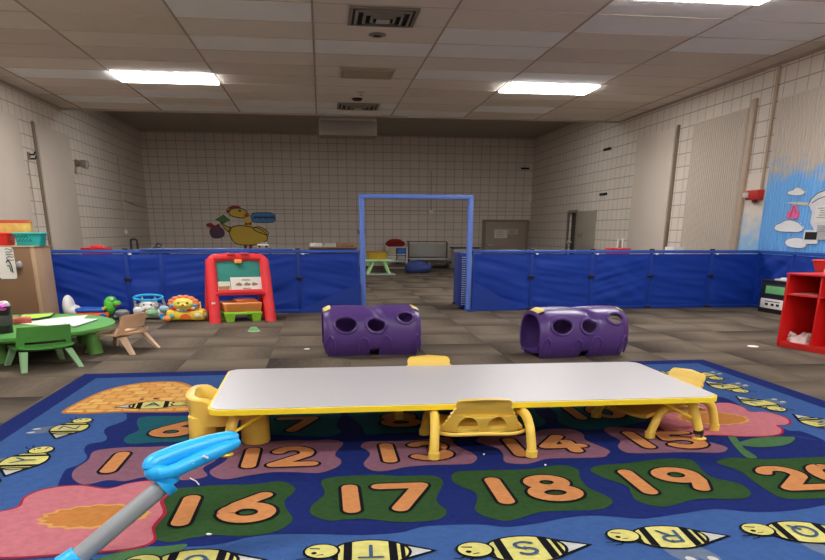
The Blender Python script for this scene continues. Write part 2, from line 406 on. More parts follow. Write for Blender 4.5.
M_tbar2 = mat('ceiling_cross_bar', rgb(116, 108, 99, 3.4), 0.6, 0.05)
struct('ceiling', mb, [M_tile, M_tile2, M_tile3, M_tbar, M_tbar2], smooth=False)
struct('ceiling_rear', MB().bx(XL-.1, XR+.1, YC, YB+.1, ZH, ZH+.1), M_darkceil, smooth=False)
struct('ceiling_slab', MB().bx(XL-.1, XR+.1, Y0-.1, YC, ZH, ZH+.1), M_darkceil, smooth=False)
LL = {(0, 5): 'lit rectangular ceiling panel light on the left, beside the left wall', (4, 5): 'lit rectangular ceiling panel light on the right, above the right purple tunnel', (4, -2): 'lit ceiling panel light cut off by the top edge of the picture'}
for (i, j) in lights:
    x, y = GX0+(i+.5)*TW, GY0+(j+.5)*TD+(.09 if (i, j) == (4, -2) else 0)
    o = thing('ceiling_light', LL.get((i, j), 'lit rectangular ceiling panel light behind the camera'), 'light', (x, y, CEIL), 0, 'panel lights in the ceiling')
    f = MB(); w, d = TW/2, TD/2
    for a in ((-w, w, -d, -d+.015), (-w, w, d-.015, d), (-w, -w+.015, -d+.015, d-.015), (w-.015, w, -d+.015, d-.015)): f.bx(*a, -.002, .05)
    f.bx(-w, w, -d, d, .05, .06)
    f.build('frame', M_lframe, o, smooth=False)
    MB().bx(-w+.015, w-.015, -d+.015, d-.015, -.020, .014).build('diffuser', M_diff, o, smooth=False)
# unseen panel lights added behind the bulkhead to brighten the far end
M_diff2 = mat('added_diffuser', (0.9, 0.9, 0.9, 1), 0.5, 0, emit=(1.0, 0.975, 0.95, 1), emit_s=ADDED_LIGHT)
for x in (-1.9, 3.1):
    o = thing('ceiling_light', 'added unseen panel light behind the bulkhead, brightening the far end', 'light', (x, 13.75, ZH), 0, 'added panel lights behind the bulkhead')
    f = MB(); w, d = .61, .305
    for a in ((-w, w, -d, -d+.015), (-w, w, d-.015, d), (-w, -w+.015, -d+.015, d-.015), (w-.015, w, -d+.015, d-.015)): f.bx(*a, -.05, .0)
    f.build('frame', M_lframe, o, smooth=False)
    MB().bx(-w+.015, w-.015, -d+.015, d-.015, -.04, -.034).build('diffuser', M_diff2, o, smooth=False)
# ------------------------------------------------------------------ things on the ceiling
def vent(x0, x1, y0, y1, label, grille=False):
    cx, cy = (x0+x1)/2, (y0+y1)/2
    o = thing('ceiling_vent', label, 'vent', (cx, cy, CEIL), 0, 'vents in the ceiling'); w, d = (x1-x0)/2, (y1-y0)/2
    MB().bx(-w*.97, w*.97, -d*.97, d*.97, -.006, .002).build('backing', M_ventd if not grille else M_vg, o, smooth=False)
    f = MB()
    for a in ((-w, w, -d, -d+.03), (-w, w, d-.03, d), (-w, -w+.03, -d+.03, d-.03), (w-.03, w, -d+.03, d-.03)): f.bx(*a, -.016, .002)
    f.build('frame', M_ventm if not grille else M_vg, o, smooth=False)
    if grille:
        g = MB()
        for k in range(14): g.box((0, -d+.06+(2*d-.12)*k/13, -.01), (2*w-.07, .004, .014), rotm('X', .6))
        g.build('grille', M_vg, o, smooth=False)
        return o
    for k, s in enumerate((.78, .55, .33)):      # nested square louvres
        r = MB(); t = .028
        for sg in (-1, 1):
            r.box((0, sg*d*s, -.02-.006*k), (2*w*s, t, .006), rotm('X', sg*.5)); r.box((sg*w*s, 0, -.02-.006*k), (t, 2*d*s, .006), rotm('Y', -sg*.5))
        r.build('louvre', M_ventm, o, smooth=False)
    MB().bx(-w*.2, w*.2, -d*.2, d*.2, -.045, -.038, .002).build('centre_plate', M_lframe, o, smooth=False)
    return o
M_vg = mat('beige_grille', rgb(112, 102, 88, 2.6), 0.7)
vent(.30, .90, 6.99, 7.56, 'dark square louvred air vent nearest in the ceiling, at the top of the picture')
vent(.30, .92, 9.46, 9.98, 'flat beige grille set in the ceiling between the two louvred air vents', True)
vent(.30, .93, 11.88, 12.42, 'dark square louvred air vent farthest back, at the rear edge of the tiled ceiling')
o = thing('ceiling_speaker', 'small round dark fitting in the ceiling just behind the nearest vent', 'ceiling fitting', (.60, 7.92, CEIL))
MB().lathe([(.045, -.010), (.07, -.010), (.085, -.004), (.085, .002)], n=28).build('rim', M_ventm, o); MB().lathe([(0, -.006), (.045, -.008), (.05, -.004)], n=24).build('core', M_ventd, o)
o = tag(MB().lathe([(0, -.03), (.055, -.028), (.075, -.01), (.075, .002)], n=24).build('smoke_detector', M_ventd, loc=(.572, 11.50, CEIL)), 'small dark round detector on the ceiling in front of the farthest vent', 'smoke detector')
o = thing('sprinkler_head', 'tiny white sprinkler head under the ceiling behind the beige grille', 'sprinkler', (.60, 10.98, CEIL))
MB().lathe([(0, -.012), (.05, -.01), (.055, .002)], n=20).build('escutcheon', M_lframe, o); MB().lathe([(0, -.05), (.03, -.05), (.03, -.045), (.008, -.04), (.008, -.01)], n=16).build('deflector', M_lframe, o)
o = thing('hanging_unit', 'pale boxy unit hanging under the dark rear ceiling, above the blue doorway frame', 'heater', (.52, 14.0, 2.395))
MB().bx(-.5, .5, -.25, .25, 0, .25, .01).build('housing', mat('unit_metal', rgb(112, 103, 94, 1.6), .5), o)
MB().bx(-.49, .49, -.27, -.25, .235, .275, .004).build('top_lip', mat('unit_lip', rgb(150, 146, 140, 1.6), .4), o)
for sx_ in (-.45, .45): MB().cyl((sx_, 0, .25), (sx_, 0, ZH-2.395), .012, n=8).build('hanger_rod', M_ventm, o)
# ------------------------------------------------------------------ wall boards
def board(y0, y1, side, label, ribs=0, mats=None, top=2.253, th=.05):
    X = XR if side > 0 else XL
    o = MB(); x0, x1 = (X-th, X) if side > 0 else (X, X+th)
    o.bx(x0, x1, y0, y1, .35, top, .006)
    if ribs:
        for k in range(ribs):
            y = y0+.03+(y1-y0-.06)*k/(ribs-1)
            o.bx(x0-.012*side, x0+.004*side, y-.012, y+.012, .37, top-.02, .004)
    ob = o.build('wall_board', mats or M_board, None, loc=(0, 0, 0)); return tag(ob, label, 'wall panel', 'large boards fixed to the side walls')
def recentre(o):        # move a world-space mesh's origin to the foot of its own box
    vs = [v.co for v in o.data.vertices]
    c = Vector(((min(v.x for v in vs)+max(v.x for v in vs))/2, (min(v.y for v in vs)+max(v.y for v in vs))/2, min(v.z for v in vs)))
    o.data.transform(Matrix.Translation(-c)); o.location = o.location+c; return o
recentre(board(10.86, 12.2, 1, 'tall plain beige board on the right wall, farthest from the camera'))
recentre(board(8.97, 10.3, 1, 'tall ribbed beige board in the middle of the right wall', 26))
recentre(board(11.78, 13.17, -1, 'tall plain beige board on the left wall beside the grey spotlight'))
recentre(board(9.75, 11.13, -1, 'tall plain beige board on the left wall, cut off by the picture edge'))
skyB = rgb(104, 160, 214, 1.45)
M_sky = sky_mat('painted_sky_board', rgb(172, 162, 151, 1.55), skyB, 1.26, 1.66, soft=.3)
M_skyw = sky_mat('painted_sky_wall', wallcol, rgb(128, 165, 196, 1.45), .62, 1.12, 2.6, .5, .35)
o = thing('mural_board', 'tall board on the right wall painted with blue sky, clouds and a stork', 'mural', (XR, 7.6, .35))
b = MB(); b.bx(-.05, 0, -.75, .757, 0, 1.905, .006)
for k in range(28): b.bx(-.06, -.046, -.72+1.45*k/27-.012, -.72+1.45*k/27+.012, .02, 1.885, .004)
b.build('board', M_sky, o)
def on_board(pts, off=.064):     # pixel outline -> points on the board's face, local to the mural
    out = []
    for p in pts:
        w = sx(p[0], p[1], XR-off); out.append((-off, w.y-7.6, w.z-.35))
    return out
def wall_poly(mb, P, d, m=0):    # polygon in a plane X = const facing -X, thickness d
    tri = tessellate_polygon([[Vector(p) for p in P]]); n = len(P)
    vs = [Vector(p) for p in P]+[Vector(p)+Vector((d, 0, 0)) for p in P]; fs = []
    for t in tri:
        a, b_, c = [Vector(P[i]) for i in t]
        t = list(t) if (b_-a).cross(c-a).x < 0 else list(t)[::-1]
        fs.append(t); fs.append([i+n for i in t][::-1])
    for i in range(n): k = (i+1) % n; fs.append([i, k, k+n, i+n])
    mb.add(vs, fs, m)
M_cloud = mat('cloud_paint', rgb(206, 205, 204, 1.45), .6, .05, 8); M_ink = mat('black_paint', rgb(28, 26, 28), .6)
def cloud(pts):
    P = on_board([(p.x, p.y) for p in spline([(a, b_, 0) for a, b_ in pts], True, 4)])
    mb = MB(); wall_poly(mb, P, .02); c = mb.build('cloud', M_cloud, o, smooth=False)
    e = MB(); e.tube([(p[0]-.001, p[1], p[2]) for p in P], .003, 6, True); e.build('cloud_outline', mat('cloud_line', rgb(120, 130, 150)), c)
cloud([(787.5, 194), (789, 191), (793, 190), (796, 187.5), (800, 187.5), (803, 190), (805.5, 191.5), (803, 194.5), (796, 195.5)])
cloud([(774.5, 229), (776, 225), (780, 223.5), (784, 221), (790, 220), (796, 221.5), (800, 224), (803, 229), (799, 232), (790, 232), (780, 231.5)])
cloud([(785, 243), (787, 239.5), (792, 238), (798, 237.5), (803, 239), (807, 244), (803, 248), (790, 247)])
M_stork = mat('stork_white', rgb(196, 194, 196, 1.4), .6, .06, 10); M_bundle = mat('pink_paint', rgb(214, 98, 140, 1.4), .6)
mb = MB(); wall_poly(mb, on_board([(808, 204), (811, 199), (816, 194), (824, 190), (834, 188), (836, 236), (818, 236), (813, 228), (810, 222), (812, 212), (810, 207)], .066), .02)
st = mb.build('stork', M_stork, o, smooth=False)
for q in ([(808, 205), (812, 198), (818, 193), (826, 190)], [(812, 203), (818, 199), (826, 196)], [(815, 221), (822, 218), (830, 219)]): MB().tube(on_board(q, .067), .004, 6).build('feather_line', M_ink, st)
mb = MB(); wall_poly(mb, on_board([(785, 203), (798, 202), (810, 203), (811, 205.5), (800, 205)], .068), .02); mb.build('beak', mat('beak_paint', rgb(196, 182, 160, 1.4)), st, smooth=False)
mb = MB(); wall_poly(mb, on_board([(792.5, 205), (794.5, 205), (798.5, 213), (798, 218), (791, 219), (786, 217), (787, 213), (791, 209)], .069), .02); bu = mb.build('bundle', M_bundle, o, smooth=False)
e = MB(); e.tube(on_board([(793.5, 206), (792, 212), (790, 217)], .071), .003, 6); e.tube(on_board([(794, 206), (796, 213)], .071), .003, 6); e.build('bundle_line', mat('bundle_dark', rgb(150, 50, 90)), bu)
tag(recentre(MB().bx(XR-.004, XR, 8.36, 8.93, .45, 1.5).build('painted_sky_patch', M_skyw, None, smooth=False)), kind='structure')
# notices pinned over the mural
def notice(px0, py0, px1, py1, off, label, mats, dark=None, lines=5):
    a, b_ = sx(px0, py0, XR-off), sx(px1, py1, XR-off); y = (a.y+b_.y)/2
    t = thing('paper_notice', label, 'paper', (XR-off, y, b_.z), 0, 'papers pinned on the mural board')
    hw, H = abs(a.y-b_.y)/2, a.z-b_.z
    MB().bx(0, .004, -hw, hw, 0, H).build('sheet', mats, t, smooth=False)
    p = MB()
    if dark: p.bx(-.002, 0, -hw*.8, hw*.8, H*.3, H*.85)
    else:
        for k in range(lines): p.bx(-.002, 0, -hw*.75, hw*random.uniform(.3, .8), H*(.85-.14*k)-.004, H*(.85-.14*k)+.004)
    p.build('print', dark or mat('faint_print', rgb(150, 148, 150)), t, smooth=False)
M_paper = mat('white_paper', rgb(222, 218, 212, 1.15), .7, .03)
notice(816, 206, 830, 222, .0735, 'white printed notice pinned on the white stork, highest of the papers', M_paper)
notice(804.5, 230, 817, 244, .0735, 'paper with a dark photo pinned below the stork, right of the lowest cloud', M_paper, M_ink)
notice(817.5, 225, 831, 240, .0745, 'plain grey paper at the right picture edge below the stork', mat('grey_paper', rgb(170, 168, 170, 1.2), .7), None, 3)
# ------------------------------------------------------------------ conduits and channels
def trim(name, pts, r, m, box=None):
    mb = MB()
    if box: mb.bx(*box, .003)
    else: mb.tube(pts, r, 8)
    return tag(recentre(mb.build(name, m)), kind='structure')
trim('trim_1', None, 0, M_steel, (XR-.035, XR, 10.80, 10.85, .3, 2.29))
trim('trim_2', None, 0, M_conduit, (XR-.04, XR, 8.86, 8.955, .3, 2.33))
trim('trim_3', [(XR-.02, 8.5, 1.3), (XR-.02, 8.5, 2.6)], .018, M_conduit)
trim('trim_4', None, 0, M_steel, (XL, XL+.03, 11.70, 11.76, .3, 2.27))
trim('trim_5', [(XL+.02, 11.33, .6), (XL+.02, 11.33, 1.75)], .008, M_conduit)
trim('trim_6', [(XL+.02, 16.2, .8), (XL+.02, 16.2, 2.2)], .016, M_conduit)
trim('trim_7', [(XL+.012, 16.2, 1.41), (XL+.012, 17.3, 1.33), (XL+.012, YB-.02, 1.29)], .01, M_conduit)
trim('trim_8', [(XL+.02, YB-.012, 1.29), (0, YB-.012, 1.29), (3.2, YB-.012, 1.29), (XR-.02, YB-.012, 1.29)], .009, M_conduit)
trim('trim_9', [(2.66, YB-.02, 1.29), (2.66, YB-.02, 2.2)], .014, M_conduit)
tag(recentre(MB().bx(XL, XL+.05, 16.15, 16.25, .74, .82, .006).build('wall_outlet', M_paper)), 'small white outlet box at the foot of the left wall conduit', 'outlet')
tag(recentre(MB().bx(2.62, 2.72, YB-.05, YB, 1.21, 1.31, .006).build('junction_box', M_paper)), 'small white junction box on the back wall above the doorway frame corner', 'junction box')
# double socket seen through the doorway
o = thing('wall_socket', 'white double socket on the back wall, seen through the doorway frame', 'outlet', (.96, YB, .80))
MB().bx(-.11, .11, -.012, 0, -.06, .06, .004).build('plate', mat('socket_plate', rgb(150, 140, 128, 1.5), .4), o)
for s in (-.05, .05): MB().lathe([(0, 0), (.028, 0), (.03, .006), (0, .008)], n=16).build('socket_face', M_steel, o).matrix_local = Matrix.Translation((s, -.014, 0)) @ Matrix.Rotation(PI/2, 4, 'X')
# spotlight and brackets on the left wall
o = thing('wall_spotlight', 'grey bullet spotlight on the left wall beside the tall beige board', 'light fitting', (XL, 13.5, 1.87))
MB().bx(0, .05, -.06, .06, -.05, .05, .01).build('bracket', M_steel, o)
mb = MB(); mb.tube([(.04, 0, .02), (.09, -.01, .0), (.15, -.03, -.02), (.19, -.04, -.03)], [.02, .055, .066, .07], 16); mb.build('lamp_body', mat('spot_grey', rgb(150, 146, 140, 1.2), .35, metal=.3), o)
mb = MB(); mb.ell((.193, -.041, -.032), (.014, .064, .058), rotm('Y', .2)); mb.build('lens', mat('lens', rgb(190, 186, 176), .2), o)
o = thing('wall_bracket', 'small dark two-hooked bracket on the left wall between the two boards', 'bracket', (XL, 11.42, 1.78))
MB().bx(0, .02, -.04, .04, -.04, .06, .004).build('plate', M_steel, o)
mb = MB(); mb.tube([(.02, 0, .03), (.08, 0, .03), (.1, 0, .07)], .012, 8); mb.tube([(.02, .03, -.02), (.07, .05, -.02), (.09, .05, .02)], .012, 8); mb.build('hook', M_ventd, o)
# fire alarm
o = thing('fire_alarm', 'red fire alarm with strobe on the right wall above the painted sky', 'alarm', (XR, 8.58, 1.20))
MB().bx(-.09, 0, -.13, .13, 0, .11, .012).build('body', mat('alarm_red', rgb(176, 44, 38, 1.3), .4), o)
MB().bx(-.125, -.088, .05, .13, .025, .085, .008).build('strobe', mat('strobe', rgb(220, 214, 205), .25), o)
MB().lathe([(0, 0), (.03, 0), (.028, -.03), (.0, -.03)], n=16).build('horn', mat('alarm_dark', rgb(120, 30, 28)), o).location = (-.05, -.02, .0)
# small fixtures high up on the right and back walls
for k, (px_, py_, wall) in enumerate(((608, 149, 1), (604, 194, 1), (525, 168.5, 0))):
    p = sx(px_, py_, XR) if wall else dep(px_, py_, YB)
    mb = MB()
    if wall: mb.bx(XR-.03, XR, p.y-.16, p.y+.16, p.z-.018, p.z+.018, .004)
    else: mb.bx(p.x-.1, p.x+.1, YB-.03, YB, p.z-.02, p.z+.02, .004)
    tag(recentre(mb.build('wall_hook', M_ventd)), ('thin dark bar high on the right wall, the upper of two', 'thin dark bar on the right wall, the lower of two', 'short dark bar on the back wall near its right corner')[k], 'wall fitting')
p = dep(530.5, 198, YB); tag(recentre(MB().bx(p.x-.05, p.x+.02, YB-.05, YB, p.z-.1, p.z+.1, .008).build('wall_sensor', M_paper)), 'small white upright sensor in the right back corner', 'sensor')
# ------------------------------------------------------------------ door and the narrow doorway
M_door = mat('door_paint', rgb(132, 121, 108, 1.6), .5, .05, 5); M_dframe = mat('door_frame', rgb(112, 100, 88, 1.6), .5)
d = struct('door_1', MB().bx(4.02, 5.04, YB-.05, YB, 0, 1.055, .004), M_door)
mb = MB(); mb.bx(3.94, 4.02, YB-.08, YB, 0, 1.10, .006); mb.bx(5.04, 5.11, YB-.08, YB, 0, 1.10, .006); mb.bx(4.02, 5.04, YB-.08, YB, 1.055, 1.10, .006); mb.build('door_frame', M_dframe, d)
mb = MB(); mb.cyl((4.12, YB-.05, .5), (4.12, YB-.1, .5), .02); mb.cyl((4.10, YB-.1, .5), (4.24, YB-.1, .5), .014); mb.build('door_handle', M_lframe, d)
for k, (a, b_, c, e, lb) in enumerate(((494.5, 229.5, 507, 238, 'white notice taped on the back door, left and larger of two'), (507.5, 229, 518, 234.5, 'pale notice taped on the back door, right and smaller of two'))):
    p, q = dep(a, b_, YB-.055), dep(c, e, YB-.055)
    t = thing('door_notice', lb, 'paper', ((p.x+q.x)/2, YB-.052, q.z), 0, 'papers taped on the back door')
    w, H = (q.x-p.x)/2, p.z-q.z
    MB().bx(-w, w, -.004, 0, 0, H).build('sheet', mat('notice_paper', rgb(186, 180, 168, 1.5)) if not k else mat('notice_paper_grey', rgb(160, 153, 142, 1.5)), t, smooth=False)
    mb = MB()
    for j in range(4): mb.bx(-w*.7, w*random.uniform(.1, .7), -.006, -.003, H*(.8-.19*j)-.004, H*(.8-.19*j)+.004)
    mb.build('print', M_dframe, t, smooth=False)
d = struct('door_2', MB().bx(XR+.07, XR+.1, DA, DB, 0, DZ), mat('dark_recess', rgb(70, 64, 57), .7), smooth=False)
mb = MB(); mb.bx(XR-.02, XR+.03, DA-.05, DA, 0, DZ+.05, .004); mb.bx(XR-.02, XR+.03, DB, DB+.05, 0, DZ+.05, .004); mb.bx(XR-.02, XR+.03, DA, DB, DZ, DZ+.05, .004); mb.build('door_frame', M_dframe, d)
mb = MB(); mb.cyl((XR+.06, 15.40, .62), (XR+.0, 15.40, .62), .02); mb.ell((XR-.01, 15.40, .62), (.03, .04, .035)); mb.build('door_knob', M_lframe, d)
o = thing('wall_plate', 'flat grey panel with a small thermostat beside the narrow dark doorway', 'wall panel', (XR, 14.36, .3))
MB().bx(-.03, 0, -.50, .50, 0, .915, .006).build('panel', mat('grey_plate', rgb(128, 121, 110, 1.6), .5), o)
MB().bx(-.06, -.03, .16, .34, .42, .50, .008).build('thermostat', M_dframe, o)
# ------------------------------------------------------------------ painted hen on the back wall
o = thing('hen_mural', 'yellow cartoon hen painted on the back wall with a blue speech bubble', 'mural', (-1.9, YB, .45))
def bp(pts, y=-.006): return [((lambda w: (w.x+1.9, y, w.z-.45))(dep(a, b_, YB))) for a, b_ in pts]
def back_poly(mb, P, d, m=0):
    n = len(P); tri = tessellate_polygon([[Vector((p[0], p[2], 0)) for p in P]])
    vs = [Vector(p) for p in P]+[Vector(p)+Vector((0, d, 0)) for p in P]; fs = []
    for t in tri:
        a, b_, c = [Vector(P[i]) for i in t]
        t = list(t) if (b_-a).cross(c-a).y < 0 else list(t)[::-1]
        fs.append(t); fs.append([i+n for i in t][::-1])
    for i in range(n): k = (i+1) % n; fs.append([i, k, k+n, i+n])
    mb.add(vs, fs, m)
def pic(name, pts, m, y, parent=o, sm=True, line=None):
    q = [(p.x, p.y) for p in spline([(a, b_, 0) for a, b_ in pts], True, 4)] if sm else pts
    mb = MB(); P = bp(q, y); back_poly(mb, P, -y*.9); ob = mb.build(name, m, parent, smooth=False)
    if line:
        e = MB(); e.tube([(p[0], p[1]-.002, p[2]) for p in P], .01, 6, True); e.build('outline', line, ob)
    return ob
M_hy = mat('hen_yellow', rgb(186, 158, 58, 1.5), .6, .06); M_hl = mat('hen_line', rgb(84, 58, 34), .6); M_hr = mat('hen_red', rgb(142, 52, 48, 1.3), .6)
pic('body', [(229, 231), (232, 227), (241, 225.5), (250, 227), (260, 229), (266, 234), (267, 240), (259, 244), (245, 245), (234, 242)], M_hy, -.010, line=M_hl)
pic('tail', [(231, 228), (226, 226), (221, 222.5), (224, 227.5), (229, 232)], M_hy, -.007, line=M_hl)
pic('neck', [(243, 228), (245, 222), (242, 217), (247, 215), (251, 222), (252, 229)], M_hy, -.012)
pic('head', [(229, 211), (233, 208.5), (241, 208.5), (246, 211), (247, 215), (243, 218), (235, 217), (230, 215)], M_hy, -.014, line=M_hl)
pic('comb', [(227, 213), (226.5, 209.5), (230, 206.5), (235, 205.5), (240, 206.5), (240, 208), (233, 209), (230, 211.5)], M_hr, -.016)
pic('wing', [(253, 228), (260, 227), (267, 231), (268, 235), (261, 233), (256, 231)], M_hy, -.014, line=M_hl)
pic('beak', [(243, 214.5), (248, 213), (250.5, 216), (247, 217.5)], mat('hen_beak', rgb(176, 96, 44, 1.3)), -.018, sm=False)
pic('eye', [(238.5, 210.5), (240, 209.8), (241.2, 211), (240, 212)], M_hl, -.02)
pic('leg', [(244, 244), (247, 244), (247, 251), (244, 251)], M_hr, -.008, sm=False); pic('leg', [(249, 244), (252.5, 244), (252.5, 251), (249, 251)], M_hr, -.008, sm=False)
pic('bow', [(245, 222), (248, 223.5), (252, 221.5), (251, 225), (248, 224.5), (245.5, 225.5)], M_hr, -.02, sm=False)
pic('book', [(215.5, 219.5), (223.5, 215), (230, 220.5), (224, 223)], mat('book_green', rgb(60, 110, 52, 1.4)), -.018, sm=False, line=M_hl)
pic('bag', [(210, 232), (211, 229), (215, 226), (220, 227), (224, 231), (223.5, 236), (217, 238), (212, 236.5)], mat('bag_purple', rgb(82, 52, 78, 1.3)), -.016, line=M_hl)
pic('bag_top', [(206.5, 224), (211, 223), (215, 225.5), (219, 223.5), (219.5, 227), (212, 228), (207, 226.5)], M_hr, -.018)
sb = pic('speech_bubble', [(251, 216), (253, 213.2), (260, 212.6), (270, 212.8), (275, 215), (275.5, 220), (273, 222.3), (262, 222.6), (253.5, 222), (251.5, 219)], mat('bubble_blue', rgb(66, 116, 162, 1.5)), -.016, sm=False, line=mat('bubble_line', rgb(50, 84, 130)))
mb = MB()
for k, px_ in enumerate(range(254, 273, 3)):
    P = bp([(px_, 218.6-(k % 2)*.8), (px_+1, 216.3), (px_+2, 218.4), (px_+2.6, 216.8)], -.03); mb.tube(P, .014, 6)
mb.build('lettering', mat('bubble_ink', rgb(30, 50, 96)), sb)
# ------------------------------------------------------------------ the rug
RM = []; KR = .80
def rm(name, c, k=KR, var=.24):
    RM.append(mat('rug_'+name, rgb(*c, k), .95, var, 42.0, .6, 300, .05)); return len(RM)-1
R_navy = rm('navy', (32, 46, 112)); R_edge = rm('border_navy', (34, 50, 118)); R_sky = rm('light_blue', (66, 100, 160)); R_green = rm('green', (52, 84, 46)); R_pink = rm('mauve', (142, 100, 118))
R_teal = rm('teal', (34, 98, 112)); R_or = rm('orange', (212, 144, 90)); R_blk = rm('black', (24, 24, 30)); R_fl = rm('flower_pink', (206, 124, 134)); R_red = rm('flower_red', (168, 42, 66))
R_ctr = rm('flower_centre', (202, 134, 72)); R_leaf = rm('leaf', (78, 118, 76)); R_yel = rm('bee_yellow', (228, 220, 132)); R_wht = rm('white', (206, 208, 206)); R_wing = rm('wing', (112, 126, 152)); R_let = rm('letter', (70, 100, 130)); R_gold = rm('gold', (222, 168, 92))
# the hive: woven in straw coloured blocks
hm = bpy.data.materials.new('rug_hive'); hm.use_nodes = True; nt = hm.node_tree
bb = nt.nodes['Principled BSDF']; bb.inputs['Roughness'].default_value = .95; bb.inputs['Specular IOR Level'].default_value = .05
s_ = ncoord(nt); cb = nt.nodes.new('ShaderNodeCombineXYZ'); nt.links.new(s_.outputs['X'], cb.inputs[0]); nt.links.new(s_.outputs['Y'], cb.inputs[1])
nz = nt.nodes.new('ShaderNodeTexNoise'); nz.inputs['Scale'].default_value = 7; nt.links.new(cb.outputs[0], nz.inputs['Vector'])
vm = nt.nodes.new('ShaderNodeVectorMath'); vm.operation = 'MULTIPLY_ADD'; vm.inputs[1].default_value = (.09, .09, 0); nt.links.new(nz.outputs['Color'], vm.inputs[0]); nt.links.new(cb.outputs[0], vm.inputs[2])
br = nt.nodes.new('ShaderNodeTexBrick'); br.inputs['Scale'].default_value = 1; br.inputs['Brick Width'].default_value = .085; br.inputs['Row Height'].default_value = .085; br.inputs['Mortar Size'].default_value = .009; br.inputs['Mortar Smooth'].default_value = .3
br.inputs['Color1'].default_value = rgb(240, 196, 112, KR); br.inputs['Color2'].default_value = rgb(226, 166, 90, KR); br.inputs['Mortar'].default_value = rgb(216, 146, 80, KR)
nt.links.new(vm.outputs[0], br.inputs['Vector']); nt.links.new(br.outputs['Color'], bb.inputs['Base Color'])
RM.append(hm); R_hive = len(RM)-1
RZ = .012
rug = MB()
def rf(x, y): return fl(x, y, RZ+.003)
def W2(pts): return [rf(p[0], p[1]) for p in pts]
def lay(P, lev, m):              # world outline (x, y) at a pile level
    rug.poly([(p[0], p[1], RZ+.0006*lev) for p in P], m)
def blob(px, lev, m, n=5, grow=0.0):
    P = spline([Vector((p.x, p.y, 0)) for p in W2(px)], True, n)
    if grow:
        c = sum(P, Vector())/len(P); P = [p+(p-c).normalized()*grow for p in P]
    lay(P, lev, m)
x0, x1, yn, yf0, yf1 = -1.432, 2.55, 1.22, 4.478, 4.625
# body and outer border
rug.poly([(x0, yn, RZ), (x1, yn+.1, RZ), (x1, yf1, RZ), (x0, yf0, RZ)], R_edge)
for a, b_ in (((x0, yn), (x1, yn+.1)), ((x1, yn+.1), (x1, yf1)), ((x1, yf1), (x0, yf0)), ((x0, yf0), (x0, yn))):
    rug.add([(a[0], a[1], 0), (b_[0], b_[1], 0), (b_[0], b_[1], RZ), (a[0], a[1], RZ)], [[0, 1, 2, 3]], R_edge)
lay([(x0+.115, yn+.13), (x1-.115, yn+.23), (x1-.11, yf1-.14), (x0+.105, yf0-.145)], 1, R_sky)
# wavy navy field
nav = [rf(*p) for p in [(133, 411), (127, 414), (125, 420), (107, 427), (104, 432), (107, 437), (103, 441), (88, 444), (84, 450), (87, 457), (79, 464), (66, 469), (60, 479), (57, 487), (52, 498), (60, 515), (90, 540), (150, 545.5), (190, 546), (216, 544), (235, 540), (253, 536), (280, 533.5), (320, 533.5), (360, 534.5), (400, 532), (427, 525.5), (480, 524), (507, 526.5), (539, 522.5), (565, 517.5), (592, 515), (620, 516.5), (645, 518), (685, 512.5), (717, 508.5), (754, 511.5), (792, 510), (825, 504.5), (855, 497)]]
nav += [Vector(p+(0,)) for p in [(1.98, 2.3), (2.04, 2.62), (1.95, 2.78)]]
nav += [rf(*p) for p in [(825, 441), (802, 431), (789, 430), (775, 424), (750, 411), (735, 402), (718, 396)]]
nav += [Vector(p+(0,)) for p in [(1.85, 3.6), (1.4, 3.75), (.9, 3.66), (.4, 3.78), (-.1, 3.68), (-.45, 3.72)]]
P = spline([Vector((p.x, p.y, 0)) for p in nav], True, 4); lay(P, 2, R_navy)
# hive
blob([(64, 411.5), (80, 402), (106.7, 390), (138.7, 383.2), (170, 381.5), (186, 384), (196, 392), (196, 405), (188, 411), (150, 411.5), (138.7, 411.5), (118, 411.5), (93, 413), (74, 413)], 3, R_ctr, 5, .012)
blob([(66, 411), (80, 402.5), (106.7, 390.6), (138.7, 383.9), (170, 382.3), (185, 385), (194, 392), (194, 404), (186, 410), (150, 410.6), (138.7, 410.6), (118, 410.8), (93, 412), (76, 412)], 4, R_hive)
